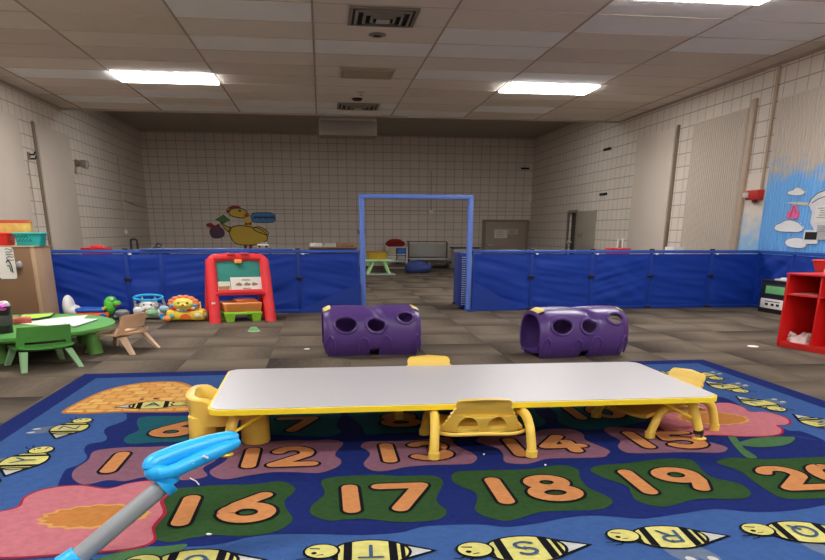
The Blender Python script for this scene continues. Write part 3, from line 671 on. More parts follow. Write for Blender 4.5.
# number patches
PATCH = [
 (R_teal, [(124, 440.7), (133, 443.5), (160, 442), (190, 441), (215, 440), (222, 432), (214, 424), (218, 417), (184, 416), (144, 416.5), (137, 422), (138.7, 430), (128, 435)]),
 (R_teal, [(250, 414), (247, 423), (242, 430), (252, 435), (275, 434.7), (312, 436.3), (330, 436), (341, 432), (336, 425), (341, 414), (330, 408), (290, 407), (262, 408)]),
 (R_teal, [(352, 410), (350, 416), (362, 426), (366, 434), (385, 433), (410, 432), (435, 430), (447, 424), (441, 416), (446, 408), (420, 404), (380, 404)]),
 (R_teal, [(452, 406), (456, 413), (470, 421), (480, 428), (505, 428), (530, 428), (546, 423), (537, 414), (530, 406), (500, 402), (470, 402)]),
 (R_teal, [(549, 405), (556, 413), (560, 422.7), (575, 428), (592, 429.5), (621, 426), (650, 420), (664, 414), (650, 408), (640, 401), (600, 399), (565, 400)]),
 (R_pink, [(73, 478.5), (74, 470), (88, 460), (94.6, 451), (120, 447.5), (143, 447), (170, 446), (200, 446), (222, 449), (216, 460), (203, 468), (207, 476), (185, 480), (165, 477), (144, 477), (125, 481), (107, 480), (85, 484.5)]),
 (R_pink, [(210, 470.7), (215, 477), (227, 479), (250, 475), (272, 472), (295, 472), (320, 472.5), (338, 466), (341, 460), (335, 454), (343, 444), (340, 441), (328, 439.5), (310, 440.5), (293, 440), (270, 441), (253, 440), (233, 446), (230, 453), (225, 461)]),
 (R_pink, [(361, 446.7), (364, 442.5), (373, 441), (395, 441), (420, 440), (448, 437), (456, 445), (470, 452), (477, 457), (474, 462), (466.7, 464), (445, 464.5), (426.7, 465), (405, 467), (386.7, 470.7), (374, 470.7), (366, 467), (364, 462.7), (370, 454.7), (367, 450)]),
 (R_pink, [(477, 438.7), (490.7, 434.7), (510, 436), (528, 434.7), (544, 429.3), (570.7, 428.8), (583, 434), (586, 440), (608, 449.5), (608, 454), (600, 457.2), (560, 458), (545, 459), (528, 463.5), (510, 463), (504, 460.5), (503, 454), (497, 448), (480, 443)]),
 (R_pink, [(604, 429.5), (610, 427), (630, 428), (650, 429.5), (685, 432), (700, 439), (724, 446), (727, 449.5), (718, 452.5), (685, 452), (645, 453), (626, 452.2), (618, 446.5), (620, 440.5), (609, 434)]),
 (R_green, [(153.6, 496), (160.5, 506), (160.7, 517), (152, 530), (154, 538), (171, 542), (190, 538), (214, 535), (245, 536), (273.7, 531.8), (289, 524), (292.4, 516.8), (286, 508), (285, 500), (293, 493), (294.3, 487), (281, 481), (255, 484), (217.5, 485), (185, 487.5), (172, 488), (159, 490)]),
 (R_green, [(321, 484), (324.5, 490), (323, 496), (312, 505), (311, 514), (328, 520.5), (345, 519.5), (365, 518.7), (385, 521), (402.7, 522), (420, 521.5), (440, 518.7), (447, 510.7), (438, 503), (437, 496), (443, 483.5), (440, 478), (429, 475.2), (400, 476), (373, 474.7), (338.7, 476.5), (324, 479)]),
 (R_green, [(451.5, 478.7), (453, 473.5), (461, 471), (488, 470), (528, 469), (560, 464.8), (577, 469), (580, 477), (588, 487), (609, 497), (612, 503), (600, 509), (565, 510.7), (540, 512), (512, 520), (497, 519.5), (481, 514.5), (474.7, 508), (477, 500), (474.5, 492), (458, 485)]),
 (R_green, [(591, 471.5), (593, 467), (602.7, 464.8), (626, 463), (658, 459), (680, 458.7), (694, 461), (702, 470), (712, 477), (738, 483), (750, 491), (748, 497), (735, 499), (698, 499), (669, 506), (652, 505.5), (636, 500), (631, 493), (627, 486), (606, 478.5)]),
 (R_green, [(718, 463), (721, 459.5), (733, 457.5), (765, 459), (792, 458), (825, 456.7), (845, 458), (857, 466), (870, 478), (900, 488), (890, 496), (862, 498), (825, 498), (797, 499), (780, 497), (765, 489), (752, 480), (740, 471)])]
for k, (m, px) in enumerate(PATCH): blob(px, 4+(k % 2)*.4, m)
# first row of patches, under the table
for k in range(5):
    cx, cy = -.15+.46*k, 3.46+.015*k
    if cx > 0: lay(spline([Vector((cx+.19*math.cos(t*PI/5)*(1+.12*math.sin(3*t)), cy+.11*math.sin(t*PI/5), 0)) for t in range(10)], True, 4), 4, R_pink)
# flowers with a red rim, ragged centres and leaves
def ragged(c, rx, ry, lev, m, amp=.012):
    P = []
    for i in range(64):
        a = 2*PI*i/64; r = 1+amp/min(rx, ry)*math.sin(9*a+i*.7)*(.6+.4*math.sin(3.1*i))
        P.append((c.x+rx*r*math.cos(a), c.y+ry*r*math.sin(a)))
    lay(P, lev, m)
FLW = [(0, 512), (20, 506.7), (26.7, 497), (48, 489), (80, 486), (106.7, 489.3), (128, 484), (149, 481.5), (166, 486), (171, 492), (160, 501), (162.7, 513), (152, 527), (153, 540), (133, 548), (93, 552), (53, 554.7), (16, 557), (-25, 556), (-45, 545), (-42, 533), (-48, 522), (-25, 513)]
blob(FLW, 6, R_red, 5, .012); blob(FLW, 7, R_fl)
c = rf(95, 516.5); ragged(c, .158, .098, 8, R_gold, .006); ragged(c, .143, .084, 9, R_ctr, .006)
FRW = [(653, 417), (668, 410), (690, 404.8), (706, 404), (727, 403.2), (742, 407), (750, 412), (765, 412.3), (783, 417), (789, 422), (785, 425), (776, 425.3), (781, 429.5), (779, 434), (765, 436), (743.7, 436.3), (711.7, 435), (693, 437), (672, 434), (660, 427)]
blob(FRW, 6, R_red, 5, .012); blob(FRW, 7, R_fl)
c = rf(713, 418.5); ragged(c, .165, .12, 8, R_gold, .006); ragged(c, .15, .105, 9, R_ctr, .006)
blob([(728, 436), (735, 436), (744, 448), (757, 457), (747, 457.5), (737, 449)], 5, R_leaf, 4)
blob([(738, 443.5), (750, 439), (765, 437), (785, 436.5), (795, 437.5), (790, 443), (778, 446), (755, 447)], 5, R_leaf, 4)
blob([(96, 561), (120, 552), (145, 548), (170, 545.5), (187, 544), (182, 550), (172, 556), (155, 562)], 5, R_leaf, 4)
# numbers
def num(ch, px, py, lev=8, gw=.155, gh=.205, w=.054, tilt=0.0, world=None):
    c = world or rf(px, py)
    if ch == '1': gw = .13
    for ww, m, dl in ((w+.022, R_blk, 0), (w, R_or, 1)):
        z = RZ+.0006*(lev+dl)
        glyph(rug, ch, gw, gh, lambda gx, gy, q: (c.x+gx-gw/2, c.y+gy-gh/2, z+q), ww, m)
NUM = [('6', 173, 429.5), ('7', 297, 424.5), ('8', 400, 420), ('9', 497, 416.5), ('1', 574.7, 413.3), ('0', 605, 412),
 ('1', 115.5, 462.5), ('1', 165, 457.5), ('1', 251, 458), ('2', 293, 456.5), ('1', 388, 453), ('3', 430.7, 450.7), ('1', 514.7, 447.5), ('4', 560, 444), ('1', 638.3, 440), ('5', 681, 440),
 ('1', 186.5, 510.5), ('6', 248, 507.5), ('1', 350.7, 498.7), ('7', 403, 497), ('1', 499, 490.7), ('8', 551, 488), ('1', 637, 482), ('9', 683, 479), ('2', 789, 478), ('0', 838, 476)]
for n_ in NUM: num(*n_)
for k in range(5):
    if k: num(str(k+1), 0, 0, 8, world=Vector((-.15+.46*k, 3.46+.015*k, 0)))
# bees: heading, outline, stripes, letter, wings
def ellp(cx, cy, rx, ry, a0=0, a1=360, n=28): return [(cx+rx*math.cos(math.radians(a0+(a1-a0)*i/n)), cy+ry*math.sin(math.radians(a0+(a1-a0)*i/n))) for i in range(n)]
def bee(ch, c, ang, L=1.0):
    ca, sa = math.cos(ang), math.sin(ang)
    def T(p): return (c.x+L*(p[0]*ca-p[1]*sa), c.y+L*(p[0]*sa+p[1]*ca))
    def sh(P, lev, m): lay([T(p) for p in P], lev, m)
    def band(xa, xb, lev, m, rx=.118, ry=.088, cx=-.005):
        top = []; n = 6
        for i in range(n+1):
            x = xa+(xb-xa)*i/n; y = ry*math.sqrt(max(0, 1-((x-cx)/rx)**2)); top.append((x+.012*(1-(y/ry))*0, y))
        sh(top+[(x, -y) for x, y in top[::-1]], lev, m)
    for wx in (-.045, .025):      # wings lie outward
        a = math.radians(112)
        def wp(p): return (wx+p[0]*math.cos(a)-p[1]*math.sin(a), .085+p[0]*math.sin(a)+p[1]*math.cos(a))
        sh([wp(p) for p in ellp(.045, 0, .07, .034)], 3, R_wing); sh([wp(p) for p in ellp(.088, 0, .02, .014)], 4, R_wht)
    sh([(-.215, -.004), (-.09, -.072), (-.09, .072)], 5, R_blk); sh([(-.195, -.003), (-.12, -.04), (-.12, .04)], 6, R_wht)
    sh(ellp(-.005, 0, .128, .097), 6.5, R_blk); sh(ellp(-.005, 0, .118, .088), 7, R_yel)
    band(-.112, -.098, 8, R_blk); band(-.088, -.062, 8, R_blk); band(.052, .078, 8, R_blk); band(.094, .108, 8, R_blk)
    sh(ellp(.146, -.012, .058, .056), 9, R_blk); sh(ellp(.146, -.012, .05, .048), 10, R_yel)
    sh(ellp(.168, .004, .009, .009), 11, R_blk); sh([(.15, -.03), (.185, -.035), (.182, -.028), (.152, -.022)], 11, R_blk); sh([(.14, .012), (.16, .018), (.16, .022), (.138, .018)], 11, R_blk)
    z = RZ+.0006*11
    for q in ([(.16, .04), (.175, .062), (.195, .068)], [(.18, .03), (.2, .045), (.218, .044)]): ribbon(rug, [T(p) for p in q], .006*L, lambda x, y: (x, y, z), R_blk, 4)
    gw, gh = .07, .085
    glyph(rug, ch, gw, gh, lambda x, y, q: T((x-gw/2-.006, y-gh/2))+(z+q,), .014*L, R_let)
BEES = [('A', rf(154, 405), .12, .9), ('Z', rf(70, 428), PI/2-.05, .82), ('Y', rf(25, 460.5), PI/2-.02, .88), ('X', Vector((-1.17, 2.33, 0)), PI/2, .9), ('W', Vector((-1.18, 1.90, 0)), PI/2, .9),
 ('V', Vector((-.86, 1.60, 0)), PI-.02, .9), ('U', rf(193, 563), PI-.02, .9), ('T', rf(369, 552.5), PI-.05, .87), ('S', rf(524, 549), PI+.03, .92), ('R', rf(668, 537), PI-.08, .86), ('Q', rf(803, 532), PI-.14, .86), ('P', Vector((1.86, 1.95, 0)), PI-.3, 1), ('O', Vector((2.23, 2.2, 0)), -PI/2, 1),
 ('N', Vector((2.25, 2.58, 0)), -PI/2+.08, 1), ('M', rf(822, 423.5), -PI/2+.1, .88), ('L', rf(760, 403.5), -PI/2+.15, .86), ('K', rf(726, 386.8), -PI/2+.2, .84), ('J', rf(703, 375), -PI/2+.25, .8)]
BEES += [(ch, Vector((-.25+.32*k, 4.08+.012*k, 0)), .04, .85) for k, ch in enumerate('BCDEFGHI')]
for b_ in BEES: bee(*b_)
ro = rug.build('alphabet_rug', RM, None, smooth=False)
recentre(ro); tag(ro, 'large blue rug with bees, letters, flowers and numbers six to twenty', 'rug')
# scraps and lint
def scrap(name, px, py, label, cat, m, r=(.03, .02, .006), z=0.0):
    p = fl(px, py); mb = MB(); 
    for k in range(3): mb.ell((random.uniform(-.3, .3)*r[0], random.uniform(-.3, .3)*r[1], r[2]), (r[0]*random.uniform(.7, 1), r[1]*random.uniform(.7, 1), r[2]), nu=10, nv=6)
    return tag(mb.build(name, m, None, loc=(p.x, p.y, z)), label, cat)
scrap('paper_scrap', 307, 349.5, 'tiny white scrap on the carpet left of the left purple tunnel', 'scrap', M_paper, (.022, .018, .004))
scrap('paper_scrap', 752.5, 347, 'white scrap on the carpet in front of the red shelf', 'scrap', M_paper, (.032, .04, .006))
scrap('lint', 3, 431, 'white lint at the left edge of the rug', 'lint', M_paper, (.013, .011, .004), .002)
scrap('lint', 483.5, 459, 'tiny white fleck on the rug under the near yellow chair', 'lint', M_paper, (.005, .004, .003), RZ+.004)
scrap('lint', 209, 540, 'tiny pale curl on the rug below the number sixteen', 'lint', M_paper, (.009, .004, .003), RZ+.003)
scrap('lint', 545, 469.5, 'tiny pale fleck on the green patch of the number eighteen', 'lint', M_paper, (.004, .0035, .003), RZ+.003)
# ------------------------------------------------------------------ the long white table
M_white = mat('table_laminate', rgb(193, 191, 195, 1.05), .38, .02, 4, spec=.45); M_yedge = mat('yellow_edge', rgb(222, 196, 40, KO), .4, .04)
M_yel = mat('yellow_plastic', rgb(214, 182, 80, KO), .38, .05, 5, .03, 200, .45); M_yleg = mat('yellow_leg', rgb(212, 180, 78, KO), .4, .06, 8)
M_chrome = mat('chrome', rgb(170, 168, 164), .2, .05, metal=.9); M_black = mat('black_plastic', rgb(30, 29, 30, 1.2), .4)
TZ = .205
o = thing('activity_table', 'long low white-topped table with yellow edge on the blue rug', 'table', (.565, 3.085, 0), .016)
def fz(z0): return lambda u, v, w: Vector((u, v, z0+w))
MB().panel(rrect(-1.015, 1.015, -.418, .418, .06), fz(TZ-.022), .020).build('edge_band', M_yedge, o)
MB().panel(rrect(-1.005, 1.005, -.408, .408, .055), fz(TZ-.003), .004).build('tabletop', M_white, o)
MB().bx(-.93, .93, -.35, .35, TZ-.04, TZ-.022, .004).build('under_frame', M_yleg, o)
for sx_ in (-1, 1):
    for sy_k in (-1, 1):
        fx, fy = sx_*.955, sy_k*.372
        g = MB(); g.cyl((fx, fy, .055), (fx-sx_*.038, fy-sy_k*.02, TZ-.024), .019, .021)
        lg = g.build('leg', M_yleg, o)
        MB().cyl((fx+sx_*.006, fy, .018), (fx, fy, .062), .0155).build('leg_insert', M_chrome, lg); MB().cyl((fx, fy, .042), (fx, fy, .056), .0215).build('leg_collar', M_black, lg)
        MB().lathe([(0, RZ+.004), (.026, RZ+.004), (.03, RZ+.01), (.026, .024), (.0, .03)], (fx+sx_*.006, fy, 0)).build('foot', M_yleg, lg)
        g = MB(); g.cyl((fx-sx_*.01, fy, .095), (fx-sx_*.17, fy-sy_k*.05, TZ-.026), .006, n=8); g.build('brace', M_yedge, lg)
# ------------------------------------------------------------------ bent-leg chairs
def loop_chair(label, loc, rz):
    o = thing('toddler_chair', label, 'chair', loc, rz, 'yellow chairs round the white table')
    for s in (-1, 1):
        P = spline([(s*.188, -.172, RZ+.022), (s*.186, -.165, .07), (s*.182, -.145, .125), (s*.178, -.095, .158), (s*.175, -.03, .16), (s*.176, .05, .145), (s*.18, .12, .115), (s*.185, .155, .065), (s*.188, .172, RZ+.022)], False, 4)
        lg = MB().tube(P, .0185, 12).build('leg_loop', M_yleg, o)
        for y in (-.172, .172): MB().cyl((s*.188, y, RZ+.005), (s*.188, y, RZ+.03), .022).build('foot', M_yleg, lg)
    def seat(u, v):
        x = (u-.5)*.33; y = -.095+v*.275
        return (x, y, .108+.012*(abs(u-.5)*2)**3 + (.012*max(0, v-.8)/.2*-1))
    st = MB().grid(seat, 12, 12); st.grid(lambda u, v: Vector(seat(1-u, v))-Vector((0, 0, .014)), 12, 12)
    for a in (0, 1): st.grid(lambda u, v: Vector(seat(a, v))-Vector((0, 0, .014*u)), 2, 12); st.grid(lambda u, v: Vector(seat(u, a))-Vector((0, 0, .014*v)), 12, 2)
    st.build('seat', M_yel, o, fixn=True)
    # back: broad at the foot, scalloped edges, rounded top, two half-round slots
    side = [(.158-.052*t-(.007 if k % 2 else 0), .004+.105*t) for k, t in enumerate([i/12 for i in range(13)])]
    out = [(-.158, .0), (-.098, 0)] + arc(-.055, 0, .043, .066, 180, 0, 10)[0:] + arc(.055, 0, .043, .066, 180, 0, 10) + [(.098, 0), (.158, 0)] + side + arc(.085, .112, .021, .022, 0, 90, 4) + [(0, .139)] + arc(-.085, .112, .021, .022, 90, 180, 4) + [(-p[0], p[1]) for p in side[::-1]]
    def bk(u, v, w): return Vector((u, -.135-v*.42+u*u*1.5+w*.9, .106+v*1.0+w*.3))
    b = MB().panel(out, bk, .013).build('backrest', M_yel, o, angle=40)
    mb = MB(); mb.tube(spline([(-.18, -.11, .108), (-.12, -.142, .101), (0, -.15, .104), (.12, -.142, .101), (.18, -.11, .108)], False, 5), .0075, 10); mb.build('crossbar', M_yleg, o)
    return o
c0 = loop_chair('yellow chair pushed in at the near side of the white table, back toward the camera', (.587, 2.74, 0), -.03)
dup(c0, (.51, 3.37, 0), PI+.02, 'yellow chair behind the white table, only its backrest top showing over it')
dup(c0, (1.455, 3.0, 0), math.radians(105), 'yellow chair at the right end of the white table, beside the flower')
# ------------------------------------------------------------------ moulded chair on thick round legs
o = thing('moulded_chair', 'thick moulded yellow chair with stout round legs at the left end of the table', 'chair', (-.362, 2.965, 0), .10)
for (x, y, r) in ((-.14, -.085, .058), (.062, -.085, .058), (-.115, .085, .056), (.062, .085, .056)):
    MB().lathe([(0, RZ+.004), (r*.93, RZ+.004), (r, RZ+.012), (r*.95, .135), (0, .138)], (x, y, 0), 24).build('leg', M_yel, o)
MB().bx(-.16, .11, -.135, .135, .118, .152, .014).build('seat', M_yel, o)
path = [(-.045, -.142), (-.11, -.148), (-.165, -.125), (-.188, -.06), (-.19, 0), (-.188, .06), (-.165, .125), (-.11, .148), (-.045, .142)]
P = spline([(a, b_, 0) for a, b_ in path], False, 4); n = len(P); rings = []
for i, p in enumerate(P):
    t = abs(i/(n-1)-.5)*2; top = .216-.015*t**4-.045*max(0, t-.72)/.28
    nx = (Vector((-.05, 0, 0))-p); nx.z = 0; nx.normalize(); th = .034
    prof = [(0, .0), (0, .10), (-.008, top-.03), (-.012, top-.008), (-.002, top), (th*.7, top-.002), (th, top-.02), (th, .10), (th, .0)]
    rings.append([Vector((p.x, p.y, .10))+nx*a+Vector((0, 0, z-.10 if z > 0 else .0)) for a, z in prof])
MB().loft(rings).build('backrest', M_yel, o, fixn=True, angle=50)
# ------------------------------------------------------------------ purple crawl tunnels
M_pur = mat('purple_plastic', rgb(80, 54, 118, 1.3), .34, .08, 6, .05, 180, .5); M_ptag = mat('yellow_label', rgb(226, 190, 110, 1.4), .5)
def tunnel(label, loc, rz):
    o = thing('crawl_tunnel', label, 'tunnel', loc, rz, 'purple crawl tunnels')
    L, W, Hh = .675, .185, .328
    def surf(u, v, off=0.0):      # u along the tunnel, v round the section from the near foot over the top to the far foot
        a = PI*(-.20+1.40*v); x = (u-.5)*L
        uc = .5+.10*math.cos(a)   # the wavy joint between the two halves
        s = 1-.085*math.exp(-((u-uc)/.045)**2)+.035*math.sin(PI*min(1, max(0, (u-uc)/(1-uc) if u > uc else (uc-u)/uc)))
        s -= .085*math.exp(-(min(u, 1-u)/.045)**2)
        ca, sa = -math.cos(a), math.sin(a)
        y = W*(abs(ca)**.75)*(1 if ca > 0 else -1)*s; z = .135+(Hh-.135)*(abs(sa)**.85)*s if sa > 0 else .135*(1+sa*2.2)
        if sa <= 0:
            q = min(1, abs(sa)/.5878); z = .135*(1-q); y *= 1-.20*q*q
        nrm = Vector((0, ca, max(sa, 0))); nrm = nrm.normalized() if nrm.length > 0 else Vector((0, 0, 1))
        return Vector((x, y, z))+nrm*off
    NU, NV = 110, 84
    holes = []
    for m_ in (0,):
        for (hu, hv, ru, rv) in ((.22, .235, .118, .066), (.53, .23, .102, .062), (.835, .29, .088, .056)):
            holes.append((hu, hv if not m_ else 1-hv, ru, rv))
    notch = [(.46, .56, .06), (.0, .035, .06), (.965, 1.0, .06)]
    def keep(u, v):
        for hu, hv, ru, rv in holes:
            if ((u-hu)/ru)**2+((v-hv)/rv)**2 < 1: return False
        for a, b_, h_ in notch:
            if a <= u <= b_ and (v < h_ or v > 1-h_): return False
        return True
    b = MB()
    def snap(u, v, off):
        for hu, hv, ru, rv in holes:
            d = math.sqrt(((u-hu)/ru)**2+((v-hv)/rv)**2)
            if .80 < d < 1.12: u, v = hu+(u-hu)/d, hv+(v-hv)/d
        return surf(u, v, off)
    b.grid(lambda u, v: snap(u, v, 0), NU, NV, keep=keep); b.grid(lambda u, v: snap(1-u, v, -.022), NU, NV, keep=lambda u, v: keep(1-u, v))
    for u in (0, 1): b.grid(lambda s, v: surf(u, v, -.022*s), 2, NV, keep=lambda s, v: .10 < v < .90)
    for v in (0, 1): b.grid(lambda u, s: surf(u, v, -.022*s), NU, 2, keep=lambda u, s: keep(u, .001))
    b.grid(lambda u, t: Vector(((u-.5)*L*.96, (t-.5)*W*1.7, .022+.02*abs(t-.5)*2)), 10, 8)
    ob = b.build('shell', M_pur, o, angle=60)
    for (hu, hv, ru, rv) in holes:   # rolled rims of the portholes
        P = [surf(hu+ru*1.02*math.cos(2*PI*k/36), hv+rv*1.02*math.sin(2*PI*k/36), .002) for k in range(36)]
        MB().tube(P, .011, 8, True).build('porthole_rim', M_pur, o)
    for m_ in (0, 1):
        for (a, b_, tv) in ((.34, .45, .14), (.58, .68, .15), (.02, .10, .15), (.91, .99, .15)):   # raised arches at the feet
            vv = [(a, .03), (a, tv-.05), (a+.01, tv-.02), ((a+b_)/2, tv), (b_-.01, tv-.02), (b_, tv-.05), (b_, .03)]
            g = MB(); g.tube(spline([tuple(surf(u, v if not m_ else 1-v, .003)) for u, v in vv], False, 4), .008, 8)
            g.build('foot_arch', M_pur, o)
    for hu in (.035, .965):
        g = MB(); u0, u1 = (hu-.028, hu+.045) if hu < .5 else (hu-.045, hu+.028)
        g.grid(lambda u, v: surf(u0+(u1-u0)*u, .41+.12*v, .004), 6, 10); g.grid(lambda u, v: surf(u1-(u1-u0)*u, .41+.12*v, .001), 6, 10)
        g.build('label', M_ptag, o)
        g = MB(); g.grid(lambda u, v: surf(hu-.02+.045*u, .375+.022*v, .003), 3, 3); g.build('latch_slot', M_black, o)
    return o
t0 = tunnel('purple plastic crawl tunnel on the left, in front of the doorway frame', (.325, 5.20, 0), math.radians(3))
dup(t0, (1.755, 5.0, 0), math.radians(10), 'purple plastic crawl tunnel on the right, its open end facing left')
# ------------------------------------------------------------------ blue folding dividers
M_blue = mat('divider_cloth', rgb(12, 52, 146, 1.08), .6, .12, 6, .12, 260, .3); M_bluef = mat('divider_frame', rgb(20, 54, 142, 1.05), .45, .05); M_rail = mat('divider_rail', rgb(66, 98, 178, 1.2), .4, .05)
M_rail2 = mat('divider_top_rail', rgb(42, 78, 164, 1.15), .4, .05); M_arch = mat('doorway_blue', rgb(88, 118, 196, 1.25), .45, .05)
PH = .628
def divider(label, pts, gusset, clips):
    o = thing('room_divider', label, 'divider', (pts[0][0], pts[0][1], 0), 0, 'blue fabric dividers across the room')
    bx_, by_ = pts[0]
    for k in range(len(pts)-1):
        a, b_ = Vector((pts[k][0]-bx_, pts[k][1]-by_, 0)), Vector((pts[k+1][0]-bx_, pts[k+1][1]-by_, 0))
        d = b_-a; Lk = d.length; d.normalize(); nn = Vector((d.y, -d.x, 0)); sd = random.uniform(0, 50)
        def cloth(u, v, side=1):
            x = .012+u*(Lk-.024); z = .03+v*(PH-.06); e = min(1, min(u, 1-u)*9)*min(1, min(v, 1-v)*9)
            w = noise.noise(Vector((x*1.4+sd, z*9+u*3.5*math.sin(sd), sd)))*.016+noise.noise(Vector((x*2.1+sd, z*20+x*6*math.sin(sd*3), sd+4)))*.008
            return a+d*x+nn*((.010+w*e+.006*e)*side)+Vector((0, 0, z))
        pn = MB().grid(lambda u, v: cloth(u, v), 40, 44); pn.grid(lambda u, v: cloth(1-u, v, -.8), 20, 16)
        pa = pn.build('panel', M_blue, o)
        f = MB(); R = Matrix((d, -nn, Vector((0, 0, 1)))).transposed()
        for x in (.008, Lk-.008): f.box(a+d*x+Vector((0, 0, PH/2)), (.016, .030, PH), R, .004)
        f.box(a+d*(Lk/2)+Vector((0, 0, .018)), (Lk-.004, .032, .036), R, .004)
        f.build('panel_frame', M_bluef, pa)
        r = MB(); r.box(a+d*(Lk/2)+Vector((0, 0, PH-.005)), (Lk+.004, .05, .034), R, .006); r.build('top_rail', M_rail2, o)
        if k in clips:
            for zz, mm in ((.36, M_black), (.018, M_black)):
                c = MB(); c.box(b_+nn*.028+Vector((0, 0, zz)), (.07, .022, .024), R, .004); c.build('hinge_clip', mm, o)
            c = MB(); c.box(b_+Vector((0, 0, PH+.018)), (.05, .03, .016), R, .003); c.build('rail_clip', M_black, o)
            c = MB(); c.box(b_+d*.05+nn*.03+Vector((0, 0, PH-.028)), (.03, .008, .016), R, .002); c.build('clip_tag', M_paper, o)
    for (p, q, h_, s) in gusset:     # triangular stabiliser at the end of the run
        A, B = Vector((p[0]-bx_, p[1]-by_, 0)), Vector((q[0]-bx_, q[1]-by_, 0)); d = (B-A).normalized(); Lk = (B-A).length; nn = Vector((d.y, -d.x, 0))
        g = MB().panel([(0, 0), (Lk, 0), (Lk, .012), (.10, h_), (0, h_+.04)], lambda u, v, w: A+d*u+nn*(w+.03)*s+Vector((0, 0, v+.002)), .02)
        g.build('stabiliser', M_bluef, o)
    return o
Lp = [(-2.69, 7.76), (-1.95, 7.80), (-1.62, 7.83), (-.95, 7.86), (-.25, 7.92), (.39, 7.98)]
Rp = [(1.612, 7.98)]
for px_ in (529, 588, 646, 705, 762):
    r_ = ray(px_, 308); t_ = 7.90/(r_.y-.05*r_.x); Rp.append((min(r_.x*t_, 5.02), r_.y*t_))
Rp += [(5.015, 7.5), (5.01, 6.9), (5.005, 6.3)]
divider('long blue fabric divider left of the doorway frame, behind the easel and toys', Lp, [((.39, 7.98), (-.30, 7.92), .26, -1)], (0, 3))
divider('long blue fabric divider right of the doorway frame, with clips along its top', Rp, [((1.612, 7.98), (2.16, 8.0), .27, 1)], (0, 1, 2, 3))
mb = MB()
o = thing('divider_shelf_rail', 'flat periwinkle bar lying along the top of the left divider', 'bar', (-1.05, 7.86, PH+.012))
MB().box((0, 0, .006), (1.5, .07, .012), rotm('Z', .07), .003).build('bar', M_rail, o)
o = thing('doorway_frame', 'tall blue open doorway frame standing between the two dividers', 'doorway frame', (1.0, 7.99, 0))
for s, x in ((-1, -.575), (1, .575)):
    p = MB().bx(x-.027, x+.027, -.03, .03, 0, 1.185, .006).build('post', M_arch, o)
    MB().bx(x-.04+.02*s, x+.04+.02*s, -.12, .12, 0, .016, .004).build('foot_plate', M_bluef, p)
MB().bx(-.602, .602, -.032, .032, 1.15, 1.192, .006).build('beam', M_arch, o)
# folded spare divider behind the right post, its laced edge showing
o = thing('folded_divider', 'folded blue divider with white laced edge behind the right doorway post', 'divider', (1.585, 8.50, 0), math.radians(-4))
for k in range(3):
    pn = MB().bx(-.05+.034*k, -.022+.034*k, -.38, .3, .02, .60, .006).build('panel', M_bluef if k != 1 else M_blue, o)
lc = MB()
for k in range(22): lc.bx(-.035, .02, -.392, -.378, .05+.024*k, .06+.024*k, .002)
lc.build('lacing', mat('lace_white', rgb(168, 182, 206, 1.3)), o)
for k in range(2): MB().bx(-.06, .06, -.34+.6*k, -.30+.6*k, 0, .022, .004).build('foot', M_black, o)
# ------------------------------------------------------------------ cabinet at the left with its bins
M_brown = mat('brown_hardboard', rgb(122, 92, 66, 1.15), .6, .10, 5, .05, 80); M_wood = mat('pale_wood', rgb(168, 140, 112, 1.2), .5, .08, 6, stretch=(1, 1, .12)); M_redp = mat('red_plastic', rgb(206, 44, 40, 1.35), .4, .05)
M_tealp = mat('teal_plastic', rgb(36, 156, 156, 1.5), .4, .05); M_whitep = mat('white_plastic', rgb(206, 204, 200, 1.3), .4, .04); M_greyp = mat('grey_plastic', rgb(132, 132, 134, 1.4), .4)
CT = .692
o = thing('wooden_cabinet', 'wooden cabinet with its brown back turned to the room, bins standing on it', 'cabinet', (-3.085, 7.10, 0))
MB().bx(-.60, .565, -.20, -.18, 0, CT-.012, .002).build('back_panel', M_brown, o)
MB().bx(.565, .60, -.20, .20, 0, CT-.012, .004).build('side_panel', M_wood, o); MB().bx(-.635, -.60, -.20, .20, 0, CT-.012, .004).build('side_panel', M_wood, o)
MB().bx(-.64, .605, -.205, .205, CT-.012, CT, .004).build('top_panel', M_wood, o); MB().bx(-.60, .565, -.18, .20, .30, .315).build('shelf', M_wood, o); MB().bx(-.60, .565, -.18, .20, .02, .035).build('base_shelf', M_wood, o)
a, b_ = dep(-6, 247, 6.88), dep(17, 279, 6.88)
o = thing('drawn_page', 'white page with black marker drawing taped to the back of the brown cabinet', 'paper', ((a.x+b_.x)/2, 6.899, b_.z)); w, H = (b_.x-a.x)/2, a.z-b_.z
MB().panel(rrect(-w, w, 0, H, .02), lambda u, v, t: Vector((u, -t, v)), .004).build('sheet', M_paper, o, smooth=False)
mb = MB()
for k in range(5): mb.tube([(w*(.1+.17*j), -.006, H*(.93-.08*k)+random.uniform(-.008, .008)) for j in range(6)], .0025, 5)
mb.tube(spline([(w*.0, -.006, H*.52), (w*.25, -.006, H*.58), (w*.5, -.006, H*.45), (w*.6, -.006, H*.2)], False, 5), .005, 6); mb.tube(spline([(w*.05, -.006, H*.42), (w*.3, -.006, H*.4), (w*.4, -.006, H*.22)], False, 5), .004, 6)
mb.build('marker_lines', M_ink, o)
p = dep(18.5, 265, 6.86); o = thing('cabinet_knob', 'grey round magnet clip beside the drawn page on the brown cabinet', 'clip', (p.x, 6.9, p.z))
MB().ell((0, -.02, 0), (.028, .02, .03)).build('cap', M_greyp, o); MB().bx(-.012, .012, -.012, 0, -.035, .035, .004).build('plate', M_chrome, o)
